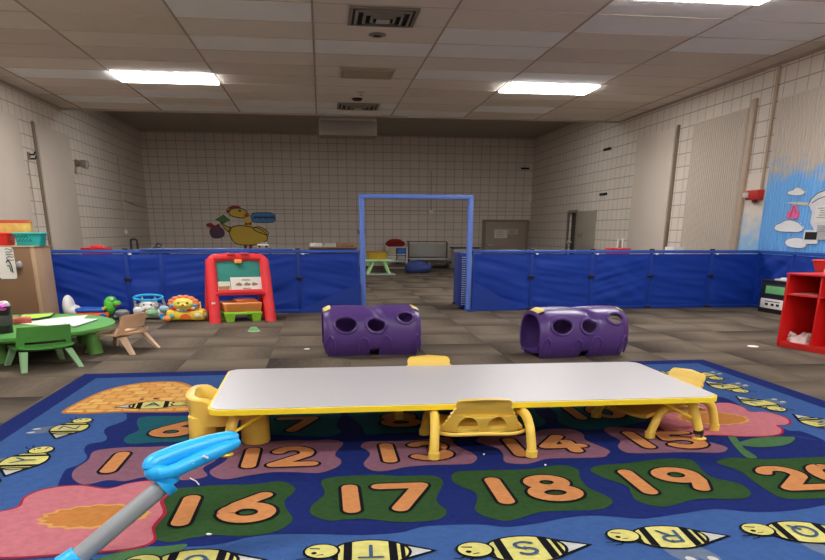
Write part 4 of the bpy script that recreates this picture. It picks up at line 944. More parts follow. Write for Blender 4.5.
def bin_box(name, label, cx, cy, z, w, d, h, m, flare=.86, rim=.008, rz=0, cat='bin'):
    o = thing(name, label, cat, (cx, cy, z), rz); g = MB(); t = .008
    def ring(s, zz, k=0): return [(x, y, zz) for x, y in rrect(-w*s/2+k, w*s/2-k, -d*s/2+k, d*s/2-k, min(w, d)*.12, 4)]
    g.loft([ring(flare*.97, 0), ring(flare, .004), ring(1, h), ring(1, h, t), ring(flare, .012, t)], cap=True); g.build('tub', m, o, angle=50)
    r = MB(); r.tube([tuple(p) for p in ring(1.015, h-.004)], rim, 8, True); r.build('rim', m, o); return o
a, b_ = dep(14.5, 244, 7.06), dep(46, 233, 7.06)
o = bin_box('storage_bin', 'teal plastic bin with black marker writing standing on the brown cabinet', (a.x+b_.x)/2-.01, 7.10, CT, (b_.x-a.x)*.84, .16, b_.z-CT, M_tealp)
mb = MB(); w = (b_.x-a.x)
for k in range(2):
    q = [(-w*.34+w*.05*j+k*w*.12, -.118, (b_.z-CT)*(.70-.30*k)+(.014 if j % 2 else -.010)) for j in range(9)]; mb.tube(q, .0035, 5)
mb.build('marker_writing', M_ink, o)
a, b_ = dep(-14, 244, 7.06), dep(12, 233, 7.06)
bin_box('storage_bin', 'red plastic bin on the brown cabinet, cut off by the left picture edge', (a.x+b_.x)/2-.03, 7.12, CT, b_.x-a.x, .24, b_.z-CT, M_redp)
a, b_ = dep(12.2, 244, 7.22), dep(19, 235, 7.22)
tag(MB().panel([(-.03, 0), (.04, 0), (.025, .085), (-.03, .08)], lambda u, v, t: Vector((u, t+v*.1, v)), .006).build('folded_paper', M_paper, None, loc=((a.x+b_.x)/2, 7.20, CT)), 'white folded paper wedged between the red and teal bins', 'paper')
a, b_ = dep(-16, 232, 7.36), dep(33.5, 221, 7.36)
o = thing('straw_tray', 'yellow straw-patterned tray with a red rim behind the bins on the cabinet', 'tray', ((a.x+b_.x)/2, 7.29, CT)); w, H = b_.x-a.x, b_.z-CT
M_straw = mat('straw', rgb(222, 172, 90, 1.15), .7, .5, 22, .3, 60)
MB().box((0, 0, H/2), (w, .06, H), None, .006).build('tray', M_straw, o)
mb = MB(); 
for k in range(26): mb.bx(-w/2+w*k/26, -w/2+w*(k+.6)/26, -.034, .034, H-.012, H+.008, .003)
mb.bx(-w/2, w/2, -.032, .032, H-.02, H-.004, .003); mb.build('scalloped_rim', mat('rim_red', rgb(176, 74, 54, 1.4)), o)
# ------------------------------------------------------------------ green table and its chairs
M_grn = mat('green_plastic', rgb(84, 154, 72, 1.2), .4, .05, 5); M_grnl = mat('green_table_leg', rgb(100, 158, 72, 1.15), .45, .05); M_sage = mat('pale_green_leg', rgb(122, 158, 118, 1.5), .45); M_tan = mat('tan_plastic', rgb(186, 150, 120, 1.55), .42, .05); M_tanl = mat('tan_leg', rgb(196, 168, 140, 1.5), .45)
GZ = .187; gc = (-2.19, 5.46)
o = thing('green_table', 'low round green plastic table at the left beside the brown cabinet', 'table', (gc[0], gc[1], 0))
def gtop(t): a = 2*PI*t/64; return (.655*math.cos(a)*(1+.03*math.cos(2*a)), .74*math.sin(a))
ol = [gtop(t) for t in range(64)]
MB().panel(ol, fz(GZ-.018), .018).build('tabletop', M_grn, o)
MB().panel([(x*.94, y*.94) for x, y in ol], fz(GZ-.036), .019).build('apron', M_grnl, o)
for (px_, py_) in ((-1.61, 5.33), (-1.84, 5.86), (-2.62, 5.2), (-2.62, 5.8), (-2.1, 4.98)):
    MB().cyl((px_-gc[0], py_-gc[1], 0), (px_-gc[0]-.02*(1 if px_ > gc[0] else -1), py_-gc[1], GZ-.03), .052, .042).build('leg', M_grnl, o)
def shell_chair(label, loc, rz, m, ml):
    o = thing('child_chair', label, 'chair', loc, rz, 'moulded chairs at the green table'); w = .165
    def bp_(u, v, s=0):
        x = (u-.5)*2*w*(1.0-.06*v); return Vector((x, -.125-.055*v+.055*(abs(u-.5)*2)**2-s, .135+.130*v+.006*math.sin(PI*u)))
    b = MB(); kp = lambda u, v: not (.14 < u < .86 and .12 < v < .26)
    b.grid(lambda u, v: bp_(u, v), 24, 16, keep=kp); b.grid(lambda u, v: bp_(1-u, v, .012), 24, 16, keep=kp)
    for u in (0, 1): b.grid(lambda s, v: bp_(u, v, .012*s), 1, 16)
    for v in (0, 1): b.grid(lambda u, s: bp_(u, v, .012*s), 24, 1)
    b.build('backrest', m, o, fixn=True, angle=50)
    def st(u, v, s=0): return Vector(((u-.5)*2*w*(1-.05*v), -.13+.29*v, .118+.016*(abs(u-.5)*2)**3+(.018*max(0, .2-v)/.2)-.012*max(0, v-.85)/.15-s))
    b = MB(); b.grid(lambda u, v: st(u, v), 14, 14); b.grid(lambda u, v: st(1-u, v, .014), 14, 14)
    for u in (0, 1): b.grid(lambda s, v: st(u, v, .014*s), 1, 14)
    for v in (0, 1): b.grid(lambda u, s: st(u, v, .014*s), 14, 1)
    b.build('seat', m, o, fixn=True, angle=50)
    for s in (-1, 1):
        for (y0_, y1_) in ((-.10, -.185), (.11, .165)):
            g = MB(); rings = []
            for k in range(5):
                t = k/4; c = Vector((s*(.132+.036*t), y0_+(y1_-y0_)*t, .112*(1-t))); hw = .022-.006*t; hd = .018-.004*t
                rings.append([c+Vector((dx*hw, dy*hd, 0)) for dx, dy in ((-1, -1), (1, -1), (1, 1), (-1, 1))])
            g.loft(rings); g.build('leg', ml, o)
    return o
shell_chair('green child chair at the green table, back toward the camera', (-1.80, 4.86, 0), math.radians(36), M_grn, M_sage)
shell_chair('tan child chair at the right end of the green table', (-1.465, 5.47, 0), math.radians(72), M_tan, M_tanl)
def flat_on(name, px, z, label, cat, m, th=.004, sm=True, base=None):
    P = [fl(x, y, z) for x, y in px]; c = sum(P, Vector())/len(P)
    q = [(p.x-c.x, p.y-c.y) for p in P]
    if sum(q[i][0]*q[(i+1) % len(q)][1]-q[(i+1) % len(q)][0]*q[i][1] for i in range(len(q))) < 0: q = q[::-1]
    return tag(MB().panel(q, fz(0), th).build(name, m, None, smooth=False, loc=(c.x, c.y, z)), label, cat)
flat_on('paper_sheet', [(18, 324), (58, 318), (88, 315.5), (76, 324), (60, 327)], GZ+.001, 'large white sheet on the green table behind the green chair', 'paper', M_paper)
so = flat_on('paper_sheet', [(63, 323), (78, 318.5), (98, 319.5), (74, 327)], GZ+.007, 'smaller white sheet overlapping the large one at the right of the green table', 'paper', mat('paper_cool', rgb(208, 208, 212, 1.2), .7))
o = thing('lime_tray', 'lime green flat tray with a dark rim at the back of the green table', 'tray', tuple(fl(36, 318, GZ+.002)))
P = [fl(x, y, GZ)-fl(36, 318, GZ) for x, y in ((14, 322), (22, 316.5), (55, 314.5), (50, 318), (38, 320.3))]
q = [(p.x, p.y) for p in P][::-1]
MB().panel(q, fz(0), .012).build('tray', mat('lime', rgb(150, 196, 62, 1.5), .5), o, smooth=False)
MB().tube([(x, y, .010) for x, y in q], .008, 6, True).build('rim', M_black, o)
p = fl(19, 324, GZ); o = thing('red_box', 'small dull red box on the green table by the lime tray', 'box', (p.x, p.y+.03, GZ+.002), .4)
MB().bx(-.07, .07, -.05, .05, 0, .03, .004).build('box', mat('dull_red', rgb(160, 72, 62, 1.4)), o); MB().bx(-.073, .073, -.053, .053, .03, .042, .003).build('lid', mat('dull_red_lid', rgb(180, 96, 82, 1.4)), o)
p = fl(0, 334, GZ); bc = (p.x-.01, p.y+.07)
o = thing('black_basket', 'black basket on the green table at the left picture edge', 'basket', (bc[0], bc[1], GZ))
MB().lathe([(0, 0), (.062, 0), (.072, .165), (.066, .165), (.056, .012), (0, .012)], n=28).build('tub', M_black, o); MB().tube([(.071*math.cos(a*PI/14), .071*math.sin(a*PI/14), .165) for a in range(28)], .006, 6, True).build('rim', M_black, o)
mb = MB(); mb.lathe([(.0665, .05), (.068, .055), (.0715, .11), (.070, .115)], n=28); mb.build('label_band', mat('basket_grey', rgb(70, 66, 66, 1.3)), o)
for dx, dy, dz, r, m, lb in ((.022, -.025, .195, .042, mat('ball_pink', rgb(214, 70, 176, 1.4), .4), 'magenta ball lying on top in the black basket'), (.024, .028, .21, .036, M_whitep, 'white ball behind the magenta one in the black basket'), (-.035, .0, .185, .032, M_whitep, 'white ball at the left in the black basket')):
    tag(MB().ell((0, 0, 0), (r, r, r*.75), nu=24, nv=14).build('toy_ball', m, None, loc=(bc[0]+dx, bc[1]+dy, GZ+dz-.04+.005)), lb, 'ball', 'balls in the black basket')
# ------------------------------------------------------------------ toys along the divider
M_oran = mat('orange_plastic', rgb(236, 118, 60, 1.9), .4, .05); M_lime = mat('lime_plastic', rgb(132, 190, 52, 1.45), .42, .05); M_sky2 = mat('blue_ring', rgb(42, 150, 216, 1.5), .4); M_toyy = mat('toy_yellow', rgb(234, 182, 60, 1.45), .4, .05); M_royal = mat('royal_blue', rgb(44, 90, 178, 1.5), .4)
def rel(px, py, D, o): v = dep(px, py, D); return (v.x-o[0], v.y-o[1], v.z)
# ride-on rocker with crocodile head
rc = (dep(92, 313, 7.42).x, 7.42)
o = thing('ride_on_toy', 'blue seated ride-on rocker with white back and green crocodile head', 'toy', (rc[0], rc[1], 0))
mb = MB(); mb.box((-.02, 0, .05), (.38, .15, .06), None, .02); mb.build('base', mat('red_orange', rgb(214, 92, 58, 1.4), .4), o)
mb = MB(); mb.box((-.0, 0, .098), (.27, .17, .036), None, .016); mb.build('seat', M_royal, o)
mb = MB(); mb.ell((-.205, 0, .12), (.055, .095, .115)); mb.ell((-.16, 0, .085), (.07, .09, .06)); mb.build('backrest', M_whitep, o)
mb = MB(); mb.ell((.175, 0, .13), (.055, .075, .085)); mb.ell((.19, 0, .185), (.05, .06, .038)); mb.ell((.225, -.0, .155), (.06, .05, .03)); hd = mb.build('head', mat('croc_green', rgb(72, 164, 52, 1.5), .4), o)
for s in (-1, 1): MB().ell((.215, .035*s-.01, .198), (.016, .016, .016)).build('eye', M_whitep, hd)
MB().bx(.235, .275, -.055, .055, .142, .15, .003).build('mouth', mat('mouth_pink', rgb(214, 96, 110, 1.4)), hd)
MB().tube([(.15, -.13, .12), (.15, .13, .12)], .014, 10).build('handlebar', M_toyy, o)
MB().lathe([(0, 0), (.05, .004), (.058, .03), (.03, .05), (0, .052)], n=24, ax=1.2).build('footrest', M_greyp, o).location = (.29, -.02, .045)
mb = MB(); mb.cyl((.29, -.02, 0), (.29, -.02, .05), .04); mb.cyl((.21, -.01, .03), (.29, -.02, .045), .02); mb.build('footrest_post', M_greyp, o)
for x in (-.17, .12):
    for s in (-1, 1): MB().cyl((x, s*.055, .032), (x, s*.085, .032), .032).build('wheel', M_royal, o)
# walker toy: white calf face with a blue ring
cc = (dep(151, 318, 7.46).x, 7.46)
o = thing('walker_toy', 'white calf-faced walker toy with a big blue ring above its head', 'toy', (cc[0], cc[1], 0))
mb = MB(); mb.box((.0, .02, .05), (.30, .18, .08), None, .03); mb.build('base', M_whitep, o)
mb = MB(); mb.ell((0, -.02, .13), (.092, .075, .062)); mb.ell((0, -.07, .108), (.06, .045, .034)); hd = mb.build('head', M_whitep, o)
for s in (-1, 1):
    MB().ell((s*.115, -.01, .125), (.042, .022, .02), rotm('Y', s*.35)).build('ear', M_greyp, hd); MB().tube([(s*.05, -.02, .18), (s*.062, -.02, .2), (s*.056, -.02, .214)], [.013, .010, .005], 8).build('horn', mat('horn', rgb(170, 160, 140)), hd)
    MB().ell((s*.034, -.088, .142), (.009, .008, .008)).build('eye', M_black, hd); MB().ell((s*.018, -.113, .11), (.006, .005, .005)).build('nostril', M_black, hd)
MB().tube([(.135*math.cos(a*PI/24), -.02+.05*math.sin(a*PI/24), .205+.022*math.sin(a*PI/24)) for a in range(48)], .012, 10, True).build('ring_handle', M_sky2, o)
for s in (-1, 1): MB().tube([(s*.13, -.02, .2), (s*.14, .02, .13), (s*.13, .04, .06)], .012, 8).build('handle_post', M_whitep, o)
mb = MB(); mb.ell((.045, -.115, .07), (.058, .03, .032)); mb.build('green_pad', mat('mint', rgb(126, 178, 134, 1.4)), o)
mb = MB(); mb.ell((-.09, -.095, .09), (.05, .028, .036)); mb.build('left_foot_pad', M_whitep, o); MB().ell((.15, -.08, .1), (.05, .03, .034)).build('side_dial', mat('pale_blue', rgb(150, 180, 200, 1.3)), o)
for x in (-.12, .12): MB().cyl((x, -.075, .026), (x, -.045, .026), .026).build('wheel', M_sky2, o); MB().cyl((x, .085, .026), (x, .115, .026), .026).build('wheel', M_sky2, o)
# lion walker
lc_ = (dep(186, 322, 7.22).x, 7.24)
o = thing('lion_walker', 'yellow lion-faced walker toy with an orange mane, left of the red easel', 'toy', (lc_[0], lc_[1], 0))
MB().box((.01, 0, .062), (.36, .15, .10), None, .03, seg=3).build('body', M_toyy, o)
mb = MB(); 
for k in range(14):
    a = 2*PI*k/14; mb.ell((.0+.115*math.cos(a), -.055, .165+.062*math.sin(a)), (.036, .02, .023), nu=12, nv=8)
mn = mb.build('mane', mat('mane_orange', rgb(232, 120, 70, 1.4), .45), o)
for k in range(7):
    a = PI+PI*(k+.5)/7; MB().ell((.112*math.cos(a), -.072, .165+.06*math.sin(a)), (.02, .012, .014), nu=10, nv=6).build('bead', (M_sky2, M_redp, M_whitep)[k % 3], mn)
mb = MB(); mb.ell((0, -.065, .165), (.10, .035, .058)); mb.ell((0, -.095, .155), (.038, .016, .02)); hd = mb.build('face', mat('lion_face', rgb(240, 196, 90, 1.4), .4), o)
for s in (-1, 1): MB().ell((s*.04, -.094, .178), (.014, .007, .006)).build('eye', M_black, hd)
MB().ell((0, -.11, .162), (.014, .008, .008)).build('nose', M_redp, hd)
MB().panel(arc(0, 0, .055, .045, 0, 180, 14), lambda u, v, w: Vector((u+.01, -.078-w, .03+v)), .006).build('door', mat('door_orange', rgb(216, 96, 34, 1.4)), o)
MB().ell((.125, -.078, .06), (.03, .008, .018)).build('button', M_whitep, o); MB().ell((-.12, -.078, .055), (.03, .012, .02)).build('button', mat('button_teal', rgb(96, 160, 150, 1.3)), o)
MB().ell((-.16, -.09, .032), (.04, .03, .03)).build('foot', mat('foot_orange', rgb(214, 132, 66, 1.4)), o); MB().ell((.19, -.02, .06), (.03, .05, .04)).build('side_wheel', mat('wheel_tan', rgb(180, 150, 110)), o)
MB().tube([(-.13, .08, .1), (-.13, .1, .16), (.13, .1, .16), (.13, .08, .1)], .012, 8).build('push_handle', M_toyy, o)
# ------------------------------------------------------------------ easel
M_ered = mat('easel_red', rgb(206, 48, 54, 1.4), .42, .05, 6, .03, 200); M_chalk = mat('chalkboard', rgb(40, 116, 106, 1.5), .6, .10, 4)
er = math.radians(15)
o = thing('toy_easel', 'red plastic easel with green chalkboard standing before the left divider', 'easel', (-.765, 7.12, 0), er)
def leg2(y0_, y1_, s):
    rings = []
    for t in (0, .04, .35, .7, 1.0):
        c = Vector((s*(.262-.016*t), y0_+(y1_-y0_)*t, .575*t)); hw = .049-.006*t; hd = .038
        rings.append([c+Vector((dx*hw, dy*hd, 0)) for dx, dy in [(math.cos(a*PI/8+PI/16)*1.08, math.sin(a*PI/8+PI/16)*1.08) for a in range(16)]])
    return MB().loft(rings)
for s in (-1, 1):
    lg = leg2(0, .115, s).build('leg', M_ered, o)
    if s < 0: MB().bx(-.285, -.25, -.018, -.012, .175, .19, .002).build('sticker', M_whitep, lg)
    leg2(.36, .135, s).build('leg', M_ered, o)
mb = MB(); mb.tube(spline([(-.246, .112, .545), (-.225, .118, .578), (-.12, .12, .588), (0, .12, .588), (.12, .12, .588), (.225, .118, .578), (.246, .112, .545)], False, 5), .036, 12); mb.build('top_bar', M_ered, o)
mb = MB(); mb.box((0, .045, .265), (.47, .07, .034), None, .012); mb.box((0, .02, .275), (.43, .02, .05), None, .008); mb.build('tray', M_ered, o)
tl = math.atan2(.115, .575)
MB().box((0, .09, .42), (.45, .016, .31), rotm('X', -tl), .004).build('chalkboard', M_chalk, o)
mb = MB(); mb.box((0, .085, .552), (.07, .03, .035), rotm('X', -tl), .008); mb.build('clip', M_oran, o)
mb = MB(); mb.bx(-.10, -.03, .07, .15, .612, .628, .004); mb.bx(.03, .10, .07, .15, .612, .628, .004); mb.build('hinge', mat('hinge_red', rgb(190, 60, 62, 1.4)), o)
for s in (-1, 1): MB().tube([(s*.22, .05, .2), (s*.225, .29, .2)], .006, 6).build('spreader', mat('spreader', rgb(168, 70, 66)), o)
def on_easel(name, x0, x1, H, label, cat, mats, fill):
    R = Matrix.Rotation(er, 4, 'Z'); c = R @ Vector(((x0+x1)/2, .055, 0)); t = thing(name, label, cat, (-.765+c.x, 7.12+c.y, .284), er); w = (x1-x0)/2
    f = lambda u, v, q: Vector((u, v*.19-q, v))
    MB().panel([(-w, 0), (w, 0), (w, H), (-w, H)], f, .004).build('card', mats, t, smooth=False); fill(t, w, H, f)
def fillA(t, w, H, f):
    mb = MB()
    for k, x in enumerate((-.5, 0.02, .5)):
        pts = [(x*w+.03*(1+.25*math.sin(3*a+k*2))*math.cos(a*2*PI/16), H*.48+.014*(1+.3*math.sin(5*a+k))*math.sin(a*2*PI/16)) for a in range(16)]; mb.panel(pts, lambda u, v, q: f(u, v, q+.004), .003)
    mb.build('picture', mat('olive_print', rgb(126, 122, 72, 1.3)), t, smooth=False)
    mb = MB(); 
    for x0_, x1_, v in ((-.28, .22, .80), (-.25, .2, .18)):
        mb.tube([tuple(f(w*(x0_+(x1_-x0_)*j/10), H*v+(.006 if j % 2 else -.006), .006)) for j in range(11)], .0028, 5)
    mb.build('caption', mat('caption_grey', rgb(90, 90, 92)), t)
def fillB(t, w, H, f): MB().panel([(-w*.7, H*.08), (w*.75, H*.08), (w*.9, H*.55), (-w*.8, H*.5)], lambda u, v, q: f(u, v, q+.004), .003).build('photo', mat('photo_brown', rgb(150, 118, 78, 1.3), .6, .3, 30), t, smooth=False)
on_easel('picture_card', -.085, .215, .125, 'white card with three small pictures propped on the easel tray', 'card', M_paper, fillA)
on_easel('photo_card', -.215, -.09, .088, 'small card with a brown photo propped at the left of the easel tray', 'card', mat('card_cream', rgb(200, 206, 190, 1.2)), fillB)
# sand table under the easel
o = thing('sand_table', 'orange lidded play table on lime green legs standing under the easel', 'play table', (-.80, 7.27, 0), math.radians(16))
MB().box((0, 0, .080), (.36, .30, .024), None, .008).build('rim', M_lime, o)
mb = MB(); mb.loft([[(x, y, z) for x, y in rrect(-w_/2, w_/2, -d_/2, d_/2, .03, 4)] for w_, d_, z in ((.32, .26, .088), (.345, .285, .096), (.37, .31, .172), (.33, .27, .180), (.31, .25, .165))]); mb.build('tray', M_oran, o, angle=50)
mb = MB(); mb.box((.05, .03, .188), (.2, .24, .022), None, .006); mb.build('lid', mat('orange_lid', rgb(216, 100, 50, 1.8), .45), o)
for x in (-.125, .125):
    for y in (-.1, .1):
        rings = [[(x+dx*w_, y+dy*w_*.8, z) for dx, dy in ((-1, -1), (1, -1), (1, 1), (-1, 1))] for w_, z in ((.034, 0), (.052, .072))]
        MB().loft(rings).build('leg', M_lime, o)
p = fl(254, 331.5); o = thing('toy_bowl', 'small green toy bowl upturned on the carpet in front of the easel', 'bowl', (p.x, p.y, 0))
MB().lathe([(0, .040), (.022, .038), (.038, .028), (.046, .010), (.048, 0)], n=24).build('shell', mat('bowl_green', rgb(96, 150, 96, 1.5), .4), o); MB().tube([(.047*math.cos(a*PI/12), .047*math.sin(a*PI/12), .006) for a in range(24)], .006, 6, True).build('rim', mat('bowl_pale', rgb(170, 190, 160, 1.3)), o)
# ------------------------------------------------------------------ red shelf at the right
M_rs = mat('red_shelf_paint', rgb(190, 26, 26, 1.45), .32, .05, 5, spec=.5); M_rsd = mat('red_shelf_inner', rgb(172, 24, 24, 1.45), .4, .05)
ang = math.atan2(-.975, .223)
o = thing('red_shelf', 'red open cubby shelf at the right picture edge', 'shelf', (3.468, 5.235, 0), ang)     # local +x runs along its face toward the camera, +y into it
SH, SW, SD = .548, 1.24, .34
def sbx(name, x0, x1, y0, y1, z0, z1, m=None, b=.004): return MB().bx(x0, x1, y0, y1, z0, z1, b).build(name, m or M_rs, o)
sbx('side_panel', 0, .022, 0, SD, 0, SH-.014); sbx('side_panel', SW-.022, SW, 0, SD, 0, SH-.014)
sbx('top_panel', -.006, SW+.006, -.006, SD, SH-.014, SH); sbx('back_panel', .022, SW-.022, SD-.012, SD, .03, SH-.014, M_rsd)
sbx('base_panel', .022, SW-.022, 0, SD-.012, .034, .046); sbx('kick_board', .022, SW-.022, .004, .02, 0, .034)
for k in range(1, 4): sbx('divider', SW*k/4-.009, SW*k/4+.009, .002, SD-.012, .046, SH-.014)
for k in range(4): sbx('shelf_board', SW*k/4+(.022 if k == 0 else .009), SW*(k+1)/4-(.022 if k == 3 else .009), .002, SD-.012, .385, .397)
Rm = Matrix.Rotation(ang, 4, 'Z')
def on_shelf(x, y, z): v = Rm @ Vector((x, y, 0)); return (3.468+v.x, 5.235+v.y, z)
v = fl(820, 272, SH)+Vector((.10, .06, 0)); l = (v.x, v.y); bin_box('storage_bin', 'bright red tapered bin standing on top of the red shelf', l[0], l[1], SH, .17, .16, .085, mat('bin_red', rgb(226, 52, 44, 1.45), .4), .8, .007, ang)
v = fl(829, 273, SH)+Vector((.03, -.02, 0)); l = (v.x, v.y, SH); o2 = thing('paper_bag', 'crumpled brown paper bag on the red shelf right of the red bin', 'bag', l, ang)
mb = MB()
def bag(u, v):
    a = 2*PI*u; r = (.075+.012*noise.noise(Vector((math.cos(a)*2, math.sin(a)*2, v*4))))*(1-.25*v); return (r*math.cos(a)*1.1, r*math.sin(a)*.8, v*.085+.006*noise.noise(Vector((math.cos(a)*4, math.sin(a)*4, 7)))*v)
mb.grid(bag, 36, 10); mb.build('sack', mat('kraft', rgb(176, 142, 104, 1.4), .8, .15, 20, .4, 40), o2, angle=20); MB().grid(lambda u, v: Vector(bag(u, 1))*(1-.9*v)+Vector((0, 0, -.03*v+.085*.9*v)), 36, 3).build('fold', mat('kraft_dark', rgb(140, 108, 76, 1.3), .8), o2)
l = on_shelf(.17, .10, .398); tag(MB().panel([(-.11, -.08), (.11, -.07), (.10, .09), (-.10, .08)], fz(0), .006).build('paper_sheet', mat('pink_paper', rgb(196, 130, 126, 1.3), .7), None, smooth=False, loc=l, rotz=ang), 'pinkish paper lying in the upper left cubby of the red shelf', 'paper')
l = on_shelf(.165, .10, .047); o2 = thing('plastic_bag', 'crumpled white plastic bag in the lower cubby of the red shelf', 'bag', l, ang)
def pb(u, v):
    a = 2*PI*u; t = v*PI/2; n_ = 1+.35*noise.noise(Vector((math.cos(a)*1.6, math.sin(a)*1.6, v*2.5)))+.15*noise.noise(Vector((math.cos(a)*5, math.sin(a)*5, v*6)))
    return (.115*math.cos(a)*math.cos(t)*n_, .08*math.sin(a)*math.cos(t)*n_, .058*math.sin(t)*n_)
MB().grid(pb, 48, 14).build('crumpled_film', mat('film', rgb(196, 176, 172, 1.35), .35, .1, 12, .5, 30), o2, angle=25)
mb = MB(); mb.tube([pb(.52, .5), (-.12, -.02, .05), (-.13, -.03, .03)], [.012, .02, .006], 8); mb.build('handle', mat('film_handle', rgb(204, 190, 186, 1.3), .4), o2)
# black storage box with labels
o = thing('black_storage_box', 'black storage box with a green and a white label behind the red shelf', 'box', (4.925, 7.48, 0), math.radians(2))
MB().bx(-.11, .045, -.22, .22, 0, .32, .008).build('body', M_black, o); MB().bx(-.115, .05, -.225, .225, .32, .345, .006).build('lid', M_black, o)
MB().bx(-.116, -.108, -.20, .12, .205, .285, .002).build('label', mat('label_green', rgb(98, 158, 104, 1.4)), o)
lb = MB().bx(-.116, -.108, -.21, .18, .05, .15, .002).build('label', M_paper, o)
mb = MB(); 
for y in (-.12, -.03, .07): mb.bx(-.118, -.115, y-.03, y+.02, .08, .105)
mb.bx(-.118, -.115, -.16, .1, .12, .128); mb.build('label_print', M_ink, lb, smooth=False)
o = thing('white_bottle_tray', 'small white box resting on the black storage box', 'box', (4.89, 7.44, .345))
MB().bx(-.05, .05, -.12, .08, 0, .016, .004).build('tray', M_whitep, o); MB().ell((.0, -.02, .022), (.04, .05, .012)).build('cloth', M_paper, o)
# ------------------------------------------------------------------ things standing beyond the dividers
def z_at(py, D, px=412): return dep(px, py, D).z
D = 10.4
a, b_ = dep(309, 249, D), dep(357, 249, D); zt = z_at(247.2, D, 335)
o = thing('low_bookcase', 'low brown bookcase behind the left divider, only its top showing', 'bookcase', ((a.x+b_.x)/2, D+.15, 0)); w = (b_.x-a.x)/2
MB().bx(-w, w, -.15, .15, zt-.02, zt, .004).build('top_panel', M_brown, o); MB().bx(-w, -w+.02, -.15, .15, 0, zt-.02).build('side_panel', M_brown, o); MB().bx(w-.02, w, -.15, .15, 0, zt-.02).build('side_panel', M_brown, o); MB().bx(-w+.02, w-.02, .13, .15, 0, zt-.02).build('back_panel', M_brown, o)
for (x0_, x1_, y_, m, lb) in ((310, 322, 243.5, M_whitep, 'white carton on the low brown bookcase, leftmost'), (325, 336, 243.8, mat('grey_carton', rgb(170, 168, 162, 1.4)), 'pale grey carton in the middle of the low brown bookcase'), (336.5, 354, 242.8, mat('brown_carton', rgb(118, 92, 68, 1.6)), 'brown carton on the right of the low brown bookcase')):
    p, q = dep(x0_, 247, D+.12), dep(x1_, y_, D+.12); t = thing('carton', lb, 'box', ((p.x+q.x)/2, D+.13, zt), 0, 'cartons on the low bookcase'); ww = (q.x-p.x)/2
    MB().bx(-ww, ww, -.09, .09, 0, q.z-zt, .004).build('box', m, t); MB().bx(-ww*1.02, ww*1.02, -.092, -.02, q.z-zt, q.z-zt+.006, .002).build('flap', m, t)
a, b_ = dep(81, 250, D), dep(107, 247, D); zt = z_at(248, D, 94)
bin_box('storage_bin', 'tall red tub behind the left divider, only its rim showing', (a.x+b_.x)/2, D+.12, 0, b_.x-a.x, .30, zt, M_redp, .8)
p = dep(94, 247, D); tag(MB().box((0, 0, .02), (.16, .12, .05), rotm('Z', .3), .01).build('toy_block', M_redp, None, loc=(p.x, D+.12, zt-.012)), 'red block lying across the tall red tub', 'block')
def stand_chair(px0, px1, ytop, label, m, Dd):
    a, b_ = dep(px0, 245, Dd), dep(px1, 245, Dd); zt_ = z_at(ytop, Dd, (px0+px1)/2); w = max(.045, (b_.x-a.x)/2)
    o = thing('folding_chair', label, 'chair', ((a.x+b_.x)/2, Dd, 0))
    mb = MB(); mb.tube(spline([(-w, 0, .25), (-w*.95, 0, zt_-.04), (-w*.6, 0, zt_), (w*.6, 0, zt_), (w*.95, 0, zt_-.04), (w, 0, .25)], False, 5), .014, 8); mb.build('back_frame', m, o)
    MB().box((0, -.01, zt_-.17), (w*1.8, .015, .06), None, .004).build('backrest', m, o); MB().box((0, -.15, .25), (w*2, .32, .02), None, .006).build('seat', m, o)
    for s in (-1, 1): MB().cyl((s*w, 0, .25), (s*w*1.05, .05, 0), .012, n=8).build('leg', m, o); MB().cyl((s*w, -.28, .25), (s*w*1.05, -.33, 0), .012, n=8).build('leg', m, o)
stand_chair(131.5, 137, 239.5, 'black narrow chair back rising above the left divider near the back corner', M_black, 11.2)
p, q = dep(149, 249, 11.0), dep(169, 247, 11.0); zt = z_at(246.5, 11.0, 159)
o = thing('black_bag', 'black bag behind the left divider, its rounded top showing', 'bag', ((p.x+q.x)/2, 11.0, 0)); w = (q.x-p.x)/2
MB().loft([[(x, y, z) for x, y in rrect(-w*k, w*k, -.12*k, .12*k, .05, 4)] for k, z in ((.9, 0), (1, .05), (1, zt*.8), (.8, zt*.95), (.45, zt))]).build('sack', M_black, o, angle=60); MB().tube(spline([(-w*.3, 0, zt-.02), (-w*.2, 0, zt+.03), (w*.2, 0, zt+.03), (w*.3, 0, zt-.02)], False, 4), .01, 8).build('handle', M_black, o)
p, q = dep(257, 248, D), dep(269, 243.5, D); zt = z_at(247.5, D, 263)
o = thing('toy_stand', 'low brown stool behind the left divider under the hen mural', 'stool', ((p.x+q.x)/2, D, 0)); w = (q.x-p.x)/2+.03
MB().bx(-w, w, -.12, .12, zt-.02, zt, .004).build('top', M_brown, o)
for sx_ in (-1, 1):
    for y in (-.1, .1): MB().bx(sx_*(w-.02)-.012, sx_*(w-.02)+.012, y-.012, y+.012, 0, zt-.02).build('leg', M_brown, o)
o = thing('toy_car', 'small white toy car on the stool under the hen mural', 'toy', ((p.x+q.x)/2, D, zt)); MB().box((0, 0, .03), (.15, .07, .03), None, .01).build('body', M_whitep, o); MB().box((.01, 0, .052), (.08, .06, .025), None, .01).build('cabin', M_greyp, o)
for sx_ in (-.045, .045):
    for y in (-.034, .034): MB().cyl((sx_, y-.008, .014), (sx_, y+.008, .014), .014, n=14).build('wheel', M_black, o)
